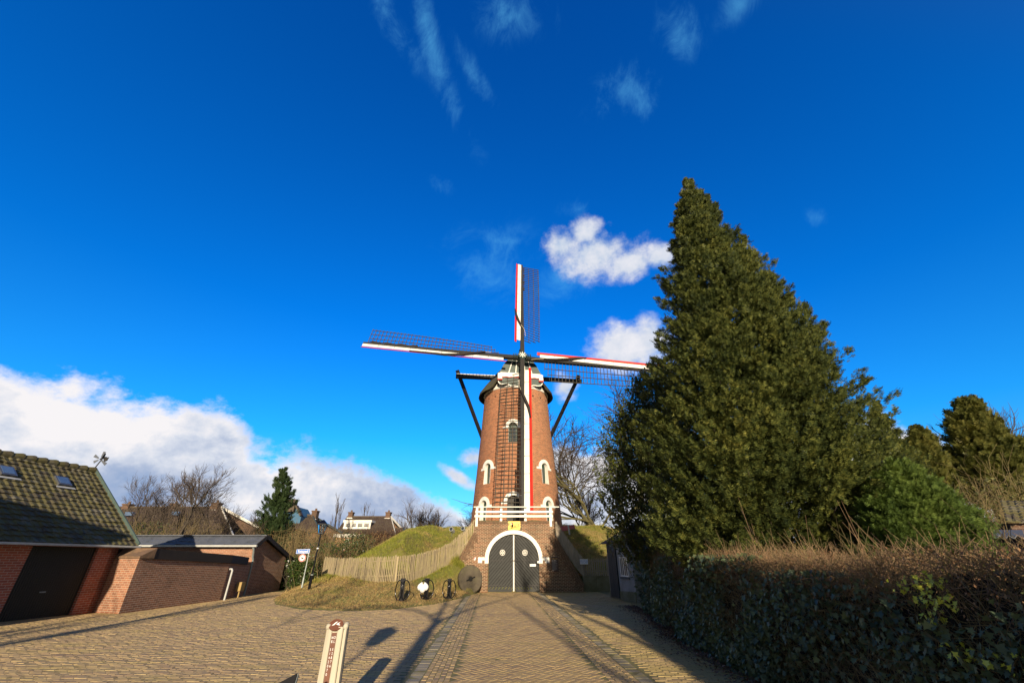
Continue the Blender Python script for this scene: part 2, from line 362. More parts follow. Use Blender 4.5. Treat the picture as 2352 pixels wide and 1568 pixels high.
def tile_mat(name, cols, scale=3.0, rough=0.85):
    m, t, b, o = newmat(name); g = t.n('ShaderNodeNewGeometry'); P = g.outputs['Position']
    v = t.n('ShaderNodeTexVoronoi'); v.inputs['Scale'].default_value = scale*1.3; t.link(P, v.inputs['Vector'])
    f = t.math('ADD', t.math('MULTIPLY', t.noise(P, scale*0.5, 6, 0.7), 0.75), t.math('MULTIPLY', t.sep(v.outputs['Color'])[0], 0.30))
    f2 = t.noise(P, scale*7, 5, 0.7)
    c_ = t.ramp(f, [(0.30+0.40*i/(len(cols)-1), cl) for i, cl in enumerate(cols)])
    c_ = t.mix(t.smooth(f2, 0.62, 0.75), c_, tuple(min(0.4, x*2.6+0.05) for x in cols[0]))
    c_ = t.mix(t.math('MULTIPLY', t.smooth(f2, 0.50, 0.25), 0.6), c_, tuple(x*0.35 for x in cols[0]))
    t.link(c_, b.inputs['Base Color']); b.inputs['Roughness'].default_value = rough; b.inputs['Specular IOR Level'].default_value = 0.25
    bump(t, b, t.noise(P, scale*12, 4), 0.6, 0.01); return m
M_mossroof = tile_mat('mossy_pantile', [(0.070, 0.060, 0.048), (0.090, 0.078, 0.044), (0.112, 0.102, 0.040), (0.135, 0.124, 0.095)])
M_slate = tile_mat('blue_grey_slate', [(0.080, 0.090, 0.115), (0.110, 0.120, 0.145), (0.090, 0.100, 0.120)], 2.0, 0.5)
M_houseroof = tile_mat('brown_house_tile', [(0.060, 0.044, 0.036), (0.085, 0.062, 0.048), (0.10, 0.08, 0.055)], 1.5)
def twig_leaf(name, c1, c2): return leaf_mat(name, [c1, c2], 0.8, 0.15)
ML_con = leaf_mat('cypress_foliage', [(0.010, 0.018, 0.006), (0.038, 0.054, 0.014), (0.120, 0.135, 0.030), (0.290, 0.270, 0.060)], 0.6, 0.10, 0.8, 0.25)
ML_conb = leaf_mat('bright_cypress_foliage', [(0.035, 0.065, 0.018), (0.100, 0.155, 0.032), (0.230, 0.290, 0.070)], 0.5, 0.25, 0.7)
ML_yew = leaf_mat('yew_foliage', [(0.040, 0.052, 0.012), (0.115, 0.120, 0.028), (0.230, 0.190, 0.045)], 0.5, 0.2, 0.5)
ML_pine = leaf_mat('pine_needles', [(0.020, 0.040, 0.016), (0.040, 0.068, 0.024), (0.070, 0.095, 0.035)], 0.5, 0.15, 0.6)
ML_holly = leaf_mat('holly_leaf', [(0.020, 0.032, 0.008), (0.045, 0.060, 0.012), (0.110, 0.125, 0.020), (0.26, 0.27, 0.03)], 0.28, 0.2, 0.9, 0.6)
ML_ivy = leaf_mat('ivy_leaf', [(0.040, 0.062, 0.044), (0.085, 0.120, 0.070), (0.140, 0.175, 0.080), (0.21, 0.225, 0.075)], 0.5, 0.18, 1.2, 0.3)
ML_ivysun = leaf_mat('sun_painted_ivy_leaf', [(0.55, 0.60, 0.07), (0.80, 0.78, 0.12)], 0.4, 0.3, 1.0)  # bright yellow leaf colour paints sun patches onto the shaded hedge face
ML_dead = leaf_mat('dead_leaf', [(0.16, 0.075, 0.035), (0.26, 0.14, 0.065), (0.34, 0.22, 0.12)], 0.8, 0.2, 1.5)
ML_litter = leaf_mat('fallen_leaf', [(0.09, 0.045, 0.030), (0.15, 0.075, 0.045), (0.24, 0.15, 0.10)], 0.8, 0.1, 1.5)
ML_straw = leaf_mat('straw_bits', [(0.40, 0.30, 0.16), (0.55, 0.46, 0.30)], 0.8, 0.1, 1.5)
ML_shrub = leaf_mat('laurel_leaf', [(0.020, 0.038, 0.010), (0.045, 0.075, 0.018), (0.11, 0.14, 0.03)], 0.35, 0.2, 1.0, 0.5)

# ------------------------------------------------------------------ ground
def ss(x, a, b):
    t = np.clip((x-a)/(b-a), 0, 1); return t*t*(3-2*t)
TX, TY = 0.35, 36.0                                        # the tower's axis
GRASS = [(-40, 31.5), (-13.2, 31.0), (-12.6, 28.5), (-12.0, 25.4), (-11.0, 22.4), (-9.6, 19.8), (-7.7, 17.9), (-5.7, 17.3), (-4.3, 17.9), (-3.1, 20.0), (-2.3, 23.2), (-1.95, 26.2), (-1.9, 27.3), (4.4, 27.5), (9, 27.6), (40, 28)]
def edge_dist(x, y):
    """distance inside the grass (positive) from its paved edge"""
    P = np.stack([x, y], -1); best = np.full(x.shape, 1e9); sgn = np.zeros(x.shape)
    for (ax, ay), (bx, by) in zip(GRASS[:-1], GRASS[1:]):
        a = np.array([ax, ay]); d = np.array([bx-ax, by-ay]); L2 = (d**2).sum()
        t = np.clip(((P-a)@d)/L2, 0, 1); q = P-(a+t[..., None]*d); dd = np.sqrt((q**2).sum(-1))
        cr = d[0]*(P[..., 1]-ay)-d[1]*(P[..., 0]-ax)
        up = dd < best-1e-9; best = np.where(up, dd, best); sgn = np.where(up, np.sign(cr), sgn)
    return best*sgn
def hnoise(x, y):
    return 0.5*np.sin(x*1.7+1.3*np.sin(y*0.9))+0.3*np.sin(y*2.3+1.1*np.sin(x*1.9))+0.2*np.sin(x*4.1+y*3.3)
def gp(px, py, Y_):
    p = at(px, py, Y_); return (p.x, p.y, p.z)
LF = [gp(738, 1331, 26.8), gp(768, 1337, 25.3), gp(820, 1340, 23.6), gp(870, 1341, 22.5), gp(905, 1340, 22.0), gp(940, 1335, 22.8), gp(970, 1327, 23.9), gp(1000, 1315, 25.3), gp(1030, 1297, 26.6), gp(1060, 1271, 27.3), gp(1088, 1240, 27.45)]
def berm(x, y):
    best = np.full(np.shape(x), -9.0)
    for (ax, ay, az), (bx, by, bz) in zip(LF[:-1], LF[1:]):
        L2 = (bx-ax)**2+(by-ay)**2; t = np.clip(((x-ax)*(bx-ax)+(y-ay)*(by-ay))/L2, 0, 1)
        d = np.hypot(x-(ax+t*(bx-ax)), y-(ay+t*(by-ay))); best = np.maximum(best, az+t*(bz-az)+0.02-1.15*np.maximum(0, d-0.12))
    return best
def hmound(x, y):
    x = np.asarray(x, float); y = np.asarray(y, float)
    r = np.hypot(x-TX, y-TY)
    prof_ = np.interp(r, [0, 6.9, 8.4, 10.9, 13.0, 15.2, 18.0, 19], [4.05, 4.0, 3.58, 2.25, 1.22, 0.66, 0.30, 0.05])
    dxx = np.abs(x-0.1)
    wing = np.where(dxx < 2.35, 3.3, np.where(dxx < 3.9, 3.15-(dxx-2.35)*1.55, 0.72+(dxx-3.9)*0.30))
    lim = wing+np.maximum(0, y-27.4)*1.15
    lim = np.where(x > 3.9, 0.80+np.maximum(0, y-27.6)*0.95, lim)
    d = edge_dist(x, y)
    h = np.minimum(np.minimum(prof_, lim), 0.03+np.maximum(d, 0)*np.interp(x, [-8.0, -5.6], [0.42, 0.13])+np.maximum(d-1.5, 0)*0.3+np.where((x > 3.9), 0.8, 0)+np.where((x > -2.6) & (x < 2.7) & (y > 27.35), 3, 0))
    h = np.maximum(h, np.minimum(berm(x, y), 0.03+np.maximum(d, 0)*1.3))
    h = np.where(d < 0, -0.05, h)
    far = ss(r, 20, 30)
    return np.where(d < 0, -0.05, h*(1-far)+0.15*far)+0.05*hnoise(x*1.3, y*1.3)*ss(d, 0.2, 2.0)
def soil_material():
    m, t, b, o = newmat('soil_and_moss'); P = t.n('ShaderNodeNewGeometry').outputs['Position']
    f = t.noise(P, 0.8, 8, 0.65)
    t.link(t.ramp(f, [(0.30, (0.14, 0.105, 0.048)), (0.48, (0.16, 0.145, 0.036)), (0.62, (0.12, 0.145, 0.026)), (0.75, (0.22, 0.165, 0.062))]), b.inputs['Base Color'])
    b.inputs['Roughness'].default_value = 0.95; bump(t, b, t.noise(P, 14, 6, 0.7), 0.8, 0.05); return m
M_soil = soil_material()
# one sheet out to the horizon
tag(MB().add([(-900, -300, -0.06), (900, -300, -0.06), (900, 1500, -0.06), (-900, 1500, -0.06)], [(0, 1, 2, 3)]).build('ground', M_soil, origin=(0, 0, 0)), kind='structure')
def base_paving_material():
    m, t, b, o = newmat('mossy_joint_sand'); g = t.n('ShaderNodeNewGeometry'); P = g.outputs['Position']
    f = t.noise(P, 6.0, 6, 0.7)
    t.link(t.ramp(f, [(0.35, (0.12, 0.095, 0.048)), (0.6, (0.19, 0.175, 0.055))]), b.inputs['Base Color']); b.inputs['Roughness'].default_value = 0.95; return m
tag(MB().add([(-30, -14, 0.0095), (14, -14, 0.0095), (14, 29.5, 0.0095), (-30, 29.5, 0.0095)], [(0, 1, 2, 3)]).build('paved_yard', base_paving_material(), origin=(0, 0, 0)), kind='structure')

def paver_mat(name, cols, moss):
    m, t, b, o = newmat(name); g = t.n('ShaderNodeNewGeometry'); P = g.outputs['Position']
    rp = g.outputs['Random Per Island']
    big = t.noise(P, 0.35, 5, 0.6); st = t.math('ADD', t.noise(t.vmath('MULTIPLY', P, (0.35, 1.6, 1)), 1.4, 5, 0.7), t.math('MULTIPLY', t.smooth(t.sep(P)[0], 1.2, 2.6), 0.12))
    f = t.math('ADD', t.math('MULTIPLY', rp, 0.75), t.math('MULTIPLY', t.math('SUBTRACT', big, 0.4), 0.9), clamp=True)
    c_ = t.ramp(f, [(i/(len(cols)-1), cl) for i, cl in enumerate(cols)])
    fn = t.noise(P, 26, 4, 0.7)
    c_ = t.mix(t.math('MULTIPLY', t.smooth(st, 0.46, 0.70), moss), c_, (0.36, 0.285, 0.095))
    c_ = t.mix(t.math('MULTIPLY', t.smooth(fn, 0.50, 0.80), 0.45), c_, (0.42, 0.33, 0.17))
    t.link(c_, b.inputs['Base Color']); b.inputs['Roughness'].default_value = 0.82; b.inputs['Specular IOR Level'].default_value = 0.3
    bump(t, b, t.noise(P, 60, 4, 0.7), 0.5, 0.006); return m
M_pav = paver_mat('clinker_paver', [(0.29, 0.200, 0.125), (0.37, 0.265, 0.140), (0.44, 0.325, 0.160), (0.32, 0.215, 0.130)], 0.62)
M_pav2 = paver_mat('drive_clinker', [(0.28, 0.195, 0.120), (0.36, 0.255, 0.132), (0.43, 0.310, 0.152), (0.31, 0.210, 0.125)], 0.45)
M_cob = paver_mat('blue_grey_cobble', [(0.190, 0.170, 0.140), (0.260, 0.230, 0.175), (0.350, 0.300, 0.200)], 0.8)
def xl(y): return np.interp(y, [-14, 5, 8.5, 22.6, 27.3], [-1.35, -1.38, -1.50, -2.15, -2.3])
def xr(y): return np.interp(y, [-14, 5, 8.8, 21.5, 27.3], [2.2, 2.08, 1.97, 1.62, 1.5])
def pavers(name, cx, cy, lx, ly, ang, matl, jz=0.0015, jt=0.010, gap=0.006, top=0.014):
    n = len(cx); cx = np.asarray(cx); cy = np.asarray(cy); ang = np.broadcast_to(ang, (n,))+rng.normal(0, 0.012, n)
    hx = (np.broadcast_to(lx, (n,))-gap)/2*(1-rng.random(n)*0.04); hy = (np.broadcast_to(ly, (n,))-gap)/2*(1-rng.random(n)*0.06)
    zt = top+rng.normal(0, jz, n); tx = rng.normal(0, jt, n); ty = rng.normal(0, jt, n)
    V = np.zeros((n, 8, 3)); ca, sa = np.cos(ang), np.sin(ang)
    for k, (sx, sy) in enumerate(((-1, -1), (1, -1), (1, 1), (-1, 1))):
        for lvl, (ins, dz_) in enumerate(((1.0, None), (0.93, 0.0))):
            lx_ = sx*(hx-(0 if lvl == 0 else 0.003)); ly_ = sy*(hy-(0 if lvl == 0 else 0.003))
            V[:, lvl*4+k, 0] = cx+lx_*ca-ly_*sa; V[:, lvl*4+k, 1] = cy+lx_*sa+ly_*ca
            V[:, lvl*4+k, 2] = -0.01 if lvl == 0 else zt+lx_*tx+ly_*ty
    F = np.array([(4, 5, 6, 7), (0, 1, 5, 4), (1, 2, 6, 5), (2, 3, 7, 6), (3, 0, 4, 7)])
    F = (F[None]+np.arange(n)[:, None, None]*8).reshape(-1, 4)
    o = link_mesh(name, np_mesh(name, V.reshape(-1, 3), F), matl, origin=(0, 0, 0)); return tag(o, kind='structure')
PL, PW = 0.205, 0.086
# yard: running courses parallel to the picture
X, Y = [], []
j = 0; y = 3.0
while y < 27.4:
    x = np.arange(-24, 6.2, PL)+(j % 2)*PL/2+0.02*math.sin(j*1.3)
    X.append(x); Y.append(np.full(len(x), y)+0.02*np.sin(x*0.35)); y += PW; j += 1
X = np.concatenate(X); Y = np.concatenate(Y)
keep = (edge_dist(X, Y) < 0.05) & ((X < xl(Y)-0.21) | (X > xr(Y)+0.21)) & ~((X > 4.9)) & (np.abs(X) < 1.35*Y+2)
pavers('yard_paving', X[keep], Y[keep], PL, PW, 0.0, M_pav)
# drive: herringbone field between the gutters
X, Y, A = [], [], []
u = 0.104; c45, s45 = math.cos(math.pi/4), math.sin(math.pi/4)
for i in range(-190, 190):
    for k in range(-10, 110):
        ox, oy = (i-2*k)*u, (i+2*k)*u
        for (bx, by, a) in ((1, 0.5, 0), (0.5, 2, math.pi/2)):
            px, py = ox+bx*u, oy+by*u; X.append(px*c45+py*s45); Y.append(-px*s45+py*c45); A.append(a-math.pi/4)
X = np.array(X); Y = np.array(Y); A = np.array(A)
keep = (Y > 3) & (Y < 27.3) & (X > xl(Y)+0.62) & (X < xr(Y)-0.62)
pavers('drive_paving', X[keep], Y[keep], 2*u, u, A[keep], M_pav2, gap=0.005)
# soldier courses beside the gutters and the gutters themselves
for nm, fx, s in (('drive_border', xl, 1), ('drive_border', xr, -1)):
    X, Y = [], []
    for q in range(5):
        y = np.arange(3, 27.3, PL)+(q % 2)*PL/2; X.append(fx(y)+s*(0.155+q*PW)); Y.append(y)
    pavers(nm, np.concatenate(X), np.concatenate(Y), PL, PW, math.pi/2+0.04*s, M_pav2)
for fx in (xl, xr):
    y = np.arange(3, 27.2, 0.21); pavers('gutter_cobbles', fx(y), y, 0.21, 0.20, 0.0, M_cob, jz=0.002, jt=0.015, gap=0.009, top=0.012)

# the mill mound and the grass bank
def grid(x0, x1, y0, y1, st, st2=None):
    xs = np.arange(x0, x1+1e-6, st); ys = np.arange(y0, y1+1e-6, st2 or st)
    Xg, Yg = np.meshgrid(xs, ys); Z = hmound(Xg, Yg); V = np.stack([Xg, Yg, Z], -1).reshape(-1, 3)
    nx, ny = len(xs), len(ys); I = np.arange(nx*ny).reshape(ny, nx)
    F = np.stack([I[:-1, :-1], I[:-1, 1:], I[1:, 1:], I[1:, :-1]], -1).reshape(-1, 4)
    return V, F
V, F = grid(-34, 34, 16.8, 60, 0.2, 0.2)
tag(link_mesh('mill_mound', np_mesh('mill_mound', V, F), M_soil, smooth=True, origin=(0, 0, 0)), kind='structure')
# ------------------------------------------------------------------ scattering of small leaf shapes
def frames(dirs, roll):
    d = dirs/np.linalg.norm(dirs, axis=1, keepdims=True)
    up = np.where(np.abs(d[:, 2:3]) > 0.95, np.array([[1., 0, 0]]), np.array([[0, 0, 1.]]))
    s = np.cross(d, up); s /= np.linalg.norm(s, axis=1, keepdims=True); n = np.cross(s, d)
    c_, q = np.cos(roll)[:, None], np.sin(roll)[:, None]
    return d, s*c_+n*q, n*c_-s*q
def scatter(name, tv, tf, P, Dv, roll, scale, matl, parent=None, kind=None, origin=None):
    """tv template (k,3): x side, y forward, z normal; tf faces (m,q)"""
    tv = np.asarray(tv, float); tf = np.asarray(tf, int); n = len(P)
    d, s, nn = frames(np.asarray(Dv, float), roll); sc = np.broadcast_to(scale, (n,))[:, None, None]
    V = P[:, None, :]+sc*(tv[None, :, 0:1]*s[:, None, :]+tv[None, :, 1:2]*d[:, None, :]+tv[None, :, 2:3]*nn[:, None, :])
    F = (tf[None]+(np.arange(n)*len(tv))[:, None, None]).reshape(-1, tf.shape[1])
    return link_mesh(name, np_mesh(name, V.reshape(-1, 3), F), matl, parent, origin=origin)
BLADE = ([(-0.05, 0, 0), (0.05, 0, 0), (0.02, 1, 0.15), (-0.28, 0, 0.05), (-0.18, 0, 0.05), (-0.40, 0.8, 0.3), (0.22, 0, -0.05), (0.32, 0, -0.05), (0.42, 0.75, -0.3)], [(0, 1, 2), (3, 4, 5), (6, 7, 8)])
LEAF4 = ([(0, 0, 0), (0.28, 0.45, 0.06), (0, 1, 0), (-0.28, 0.45, 0.06)], [(0, 1, 2), (0, 2, 3)])
IVY = ([(0, 0, 0), (0.48, -0.05, 0.06), (0.30, 0.32, 0.02), (0.52, 0.55, 0.1), (0.20, 0.62, 0), (0, 1.0, -0.04), (-0.20, 0.62, 0), (-0.52, 0.55, 0.1), (-0.30, 0.32, 0.02), (-0.48, -0.05, 0.06)], [(0, 1, 2), (0, 2, 4), (2, 3, 4), (0, 4, 6), (4, 5, 6), (0, 6, 8), (6, 7, 8), (0, 8, 9)])
def feather(nside, wid, ln):
    v = [(-0.02, 0, 0), (0.02, 0, 0), (0, 1, -0.05)]; f = [(0, 1, 2)]
    for k in range(nside):
        y0 = 0.12+0.75*k/nside; l = ln*(1-0.55*k/nside)
        for sg in (-1, 1):
            o = len(v); v += [(0, y0, 0), (sg*l, y0+l*0.65, -0.04-0.06*l), (0, y0+wid, 0)]; f.append((o, o+1, o+2))
    return v, f
SPRAY = feather(4, 0.17, 0.42)
def sphere_dirs(n):
    v = rng.normal(size=(n, 3)); return v/np.linalg.norm(v, axis=1, keepdims=True)
def grass_mat():
    m, t, b, o = newmat('grass_blades'); g = t.n('ShaderNodeNewGeometry'); P = g.outputs['Position']
    big = t.noise(P, 0.45, 5, 0.65, 0.3); med = t.noise(P, 2.2, 4, 0.6)
    x_, y_, z_ = t.sep(P)
    green = t.ramp(g.outputs['Random Per Island'], [(0, (0.13, 0.16, 0.016)), (0.5, (0.24, 0.26, 0.028)), (1, (0.34, 0.32, 0.05))])
    straw = t.ramp(g.outputs['Random Per Island'], [(0, (0.26, 0.17, 0.06)), (0.5, (0.42, 0.29, 0.11)), (1, (0.56, 0.42, 0.18))])
    # the low bank towards the yard is trodden and dry, the mound greener, its right flank dull olive
    dry = t.math('ADD', t.smooth(z_, 1.1, 0.35), t.math('MULTIPLY', t.math('SUBTRACT', big, 0.48), 3.2))
    dry = t.math('ADD', dry, t.math('MULTIPLY', t.math('SUBTRACT', med, 0.5), 1.2))
    dry = t.math('ADD', dry, t.math('MULTIPLY', t.smooth(x_, 2.0, 4.5), 0.45))
    c_ = t.mix(t.smooth(dry, 0.05, 0.85), green, straw)
    t.link(c_, b.inputs['Base Color']); b.inputs['Roughness'].default_value = 0.7
    tr = t.n('ShaderNodeBsdfTranslucent'); t.link(c_, tr.inputs[0]); mx = t.n('ShaderNodeMixShader'); mx.inputs[0].default_value = 0.25
    t.link(b.outputs[0], mx.inputs[1]); t.link(tr.outputs[0], mx.inputs[2]); t.link(mx.outputs[0], o.inputs[0]); return m
M_grass = grass_mat()
def grass_patch(name, n, x0, x1, y0, y1, h0, h1, cond=None):
    x = rng.uniform(x0, x1, n); y = rng.uniform(y0, y1, n); d = edge_dist(x, y); r = np.hypot(x-TX, y-TY)
    k = (d > rng.random(n)**2*0.5) & (r > 3.6) & ~((np.abs(x-0.1) < 2.55) & (y < 33))
    if cond is not None: k &= cond(x, y)
    x, y = x[k], y[k]; z = hmound(x, y); m = len(x)
    dv = np.stack([rng.normal(0, 0.55, m), rng.normal(-0.15, 0.55, m), np.ones(m)], -1)
    o = scatter(name, *BLADE, np.stack([x, y, z-0.01], -1), dv, rng.uniform(0, 6.28, m), rng.uniform(h0, h1, m), M_grass, origin=(0, 0, 0))
    return tag(o, kind='stuff')
grass_patch('mound_grass', 120000, -13.5, 13, 24, 38, 0.06, 0.17)
grass_patch('tall_grass_tufts', 9000, -12, 12, 23, 37, 0.16, 0.34, lambda x, y: (np.sin(x*2.3+np.sin(y*1.7)*2)+np.sin(y*2.9+x*0.7)) > 0.5)
grass_patch('bank_grass', 60000, -13, -1.8, 17, 27, 0.035, 0.10)
def tuftcond(x, y): return (np.abs(np.abs(x-0.1)-3.35-0.0*(y)) < 1.0) & (y < 29.3)
grass_patch('long_dry_grass', 30000, -5.5, 5.6, 26.6, 29.2, 0.12, 0.34, tuftcond)
n = 5200; x = rng.uniform(-12.5, -1.8, n); y = rng.uniform(17, 26.5, n); k = edge_dist(x, y) > 0.03; x, y = x[k], y[k]; m = len(x)
tag(scatter('dry_leaves_on_bank', *LEAF4, np.stack([x, y, hmound(x, y)+0.035], -1), np.stack([rng.normal(size=m), rng.normal(size=m), rng.normal(0, 0.35, m)], -1), rng.uniform(-0.6, 0.6, m), rng.uniform(0.04, 0.09, m), ML_dead, origin=(0, 0, 0)), kind='stuff')
n = 900; x = rng.uniform(-9, 4, n); y = rng.uniform(5, 26, n); k = edge_dist(x, y) < 0; x, y = x[k], y[k]; m = len(x)
tag(scatter('straw_on_paving', [(-0.12, 0, 0), (0.12, 0, 0), (0.08, 1, 0.1), (-0.08, 1, 0.1)], [(0, 1, 2, 3)], np.stack([x, y, np.full(m, 0.026)], -1), np.stack([rng.normal(size=m), rng.normal(size=m), rng.normal(0, 0.05, m)], -1), rng.uniform(-0.3, 0.3, m), rng.uniform(0.02, 0.06, m), ML_straw, origin=(0, 0, 0)), kind='stuff')

# ------------------------------------------------------------------ the windmill
mill = thing('windmill', 'tall brick tower windmill with red and white edged sails and dark cap', 'windmill', (TX, TY, 4.0))
def rad(z): return float(np.interp(z, [3.0, 4.1, 8.0, 12.0, 15.2], [3.78, 3.66, 3.33, 3.04, 2.84]))
TOPZ = 14.78
# tower wall with real window openings
NS = 96; zs = np.linspace(3.2, TOPZ, 26)
me = bpy.data.meshes.new('tower'); vs = []; fs = []; 
for z in zs:
    r = rad(z)
    for k in range(NS): t = 2*math.pi*k/NS; vs.append((TX+r*math.sin(t), TY-r*math.cos(t), z))
for i in range(len(zs)-1):
    for k in range(NS): fs.append((i*NS+k, i*NS+(k+1) % NS, (i+1)*NS+(k+1) % NS, (i+1)*NS+k))
fs.append(tuple(reversed(range(NS)))); fs.append(tuple((len(zs)-1)*NS+k for k in range(NS)))
me.from_pydata(vs, [], fs); uvl = me.uv_layers.new(name='UVMap')
for p in me.polygons:
    for li in p.loop_indices:
        vi = me.loops[li].vertex_index; k = vi % NS; z = vs[vi][2]; t = k if (k > 0 or p.center.x > TX) else NS
        uvl.data[li].uv = (t/NS*2*math.pi*3.3, z)
me.materials.append(M_towerbrick)
tw = bpy.data.objects.new('tower', me); COL.objects.link(tw)
WIN = [(-43.5, 6.85, 8.10, 0.36), (42.5, 6.85, 8.10, 0.36), (-5, 9.95, 11.25, 0.38), (-45, 4.02, 5.30, 0.36), (43.5, 4.02, 5.30, 0.36), (-4, 4.02, 5.45, 0.46), (135, 6.9, 8.1, 0.36), (-135, 6.9, 8.1, 0.36)]
def wframe(deg, z):
    t = R(deg); n_ = Vector((math.sin(t), -math.cos(t), 0)); T = Vector((math.cos(t), math.sin(t), 0)); r = rad(z); return Vector((TX, TY, 0))+n_*r, T, n_
def arch(hw, zb, zt, n=12):
    """zt: springing height"""
    return [(-hw, zb), (hw, zb)]+[(hw*math.cos(math.pi*i/n), zt+hw*math.sin(math.pi*i/n)) for i in range(n+1)]
cut = MB()
for deg, zb, zt, hw in WIN:
    O, T, n_ = wframe(deg, (zb+zt)/2); cut.prism(arch(hw, zb, zt), O-n_*0.55, T, (0, 0, 1), n_, 1.1)
cme = bpy.data.meshes.new('c'); cme.from_pydata(cut.v, [], cut.f); cob = bpy.data.objects.new('c', cme); COL.objects.link(cob)
import bmesh
bm = bmesh.new(); bm.from_mesh(cme); bmesh.ops.recalc_face_normals(bm, faces=bm.faces); bm.to_mesh(cme); bm.free()
md = tw.modifiers.new('b', 'BOOLEAN'); md.operation = 'DIFFERENCE'; md.solver = 'EXACT'; md.object = cob
bpy.context.view_layer.update(); me2 = bpy.data.meshes.new_from_object(tw.evaluated_get(bpy.context.evaluated_depsgraph_get()))
bpy.data.objects.remove(tw); bpy.data.objects.remove(cob)
me2.materials.clear(); me2.name = 'tower'; link_mesh('tower', me2, M_towerbrick, mill)
def ring_poly(ri, ro, z0, n=16, a0=0, a1=math.pi):
    o = [(ro*math.cos(a0+(a1-a0)*i/n), z0+ro*math.sin(a0+(a1-a0)*i/n)) for i in range(n+1)]
    q = [(ri*math.cos(a0+(a1-a0)*i/n), z0+ri*math.sin(a0+(a1-a0)*i/n)) for i in range(n+1)]
    return o+q[::-1]
def tower_window(deg, zb, zt, hw, door=False):
    O, T, n_ = wframe(deg, (zb+zt)/2); up = Vector((0, 0, 1))
    slope = (rad(zt)-rad(zb))/(zt-zb); upb = (up+n_*slope).normalized()
    def bend(u): return n_*(math.sqrt(max(0.01, rad(zt)**2-u*u))-rad(zt))     # follow the round wall
    m = MB()
    # arch and its two shoulder blocks, laid on the curved wall in short steps
    def patch(poly_fn, n):
        for i in range(n):
            q = poly_fn(i); a = []; b_ = []
            for (u, z) in q:
                p = O+T*u+up*z+n_*(rad(z)-rad((zb+zt)/2))+bend(u); a.append(p-n_*0.03); b_.append(p+n_*0.035)
            m.add(a+b_, [(0, 1, 2, 3), (7, 6, 5, 4), (0, 4, 5, 1), (1, 5, 6, 2), (2, 6, 7, 3), (3, 7, 4, 0)])
    ro, ri = hw+0.26, hw-0.01; N = 16
    patch(lambda i: [(ri*math.cos(math.pi*i/N), zt+ri*math.sin(math.pi*i/N)), (ro*math.cos(math.pi*i/N), zt+ro*math.sin(math.pi*i/N)), (ro*math.cos(math.pi*(i+1)/N), zt+ro*math.sin(math.pi*(i+1)/N)), (ri*math.cos(math.pi*(i+1)/N), zt+ri*math.sin(math.pi*(i+1)/N))], N)
    for s in (-1, 1):
        patch(lambda i: [(s*ri, zt-0.17), (s*(ro+0.20), zt-0.17), (s*(ro+0.20), zt-0.001), (s*ri, zt-0.001)], 1)
    f = m.build('window_surround', M_white, mill)
    # reveal lining
    inner = arch(hw-0.012, zb+0.01, zt); m2 = MB(); base = O-n_*0.48; k = len(inner)
    pts = [base+T*u+up*z for u, z in inner]; pts2 = []
    for u, z in inner: pts2.append(O+T*u+up*z+n_*(rad(z)-rad((zb+zt)/2)+0.004)+bend(u))
    inner2 = arch(hw+0.02, zb-0.02, zt); pts3 = [base+T*u+up*z for u, z in inner2]; pts4 = []
    for u, z in inner2: pts4.append(O+T*u+up*z+n_*(rad(z)-rad((zb+zt)/2)-0.03)+bend(u))
    fs_ = []
    for i in range(k):
        j_ = (i+1) % k; fs_ += [(i, j_, k+j_, k+i), (2*k+i, 3*k+i, 3*k+j_, 2*k+j_), (k+i, k+j_, 3*k+j_, 3*k+i)]
    m2.add(pts+pts2+pts3+pts4, fs_).build('window_reveal', M_white, f)
    p = MB().prism(arch(hw-0.014, zb+0.012, zt), O-n_*0.40, T, up, n_, 0.03)
    p.build('door_leaf' if door else 'shutter', M_black if door else M_shut, f)
    if not door:
        q = MB()
        q.add([tuple(O-n_*0.362+T*u+up*z) for u, z in ((-hw*0.5, zb+0.15), (hw*0.5, zb+0.15), (hw*0.5, zt), (-hw*0.5, zt))], [(0, 1, 2, 3)])
        q.build('pane', M_glass, f)
    return f
for i, (deg, zb, zt, hw) in enumerate(WIN): tower_window(deg, zb, zt, hw, door=(i == 5))
# top ring, cornice courses, putlog holes
MB().lathe([(2.86, 14.72), (2.95, 14.76), (2.97, 14.90), (2.90, 14.92), (2.90, 15.45), (2.6, 15.6)], 64, (TX, TY, 0)).build('ring_fascia', M_white, mill, True)
for deg in range(-75, 80, 17):
    t = R(deg+3); n_ = Vector((math.sin(t), -math.cos(t), 0)); T = Vector((math.cos(t), math.sin(t), 0)); P_ = Vector((TX, TY, 14.1))+n_*(rad(14.1)-0.06)
    MB().prism([(-0.06, -0.06), (0.06, -0.06), (0.06, 0.06), (-0.06, 0.06)], P_, T, (0, 0, 1), n_, 0.068).build('putlog_hole', M_groove, mill)
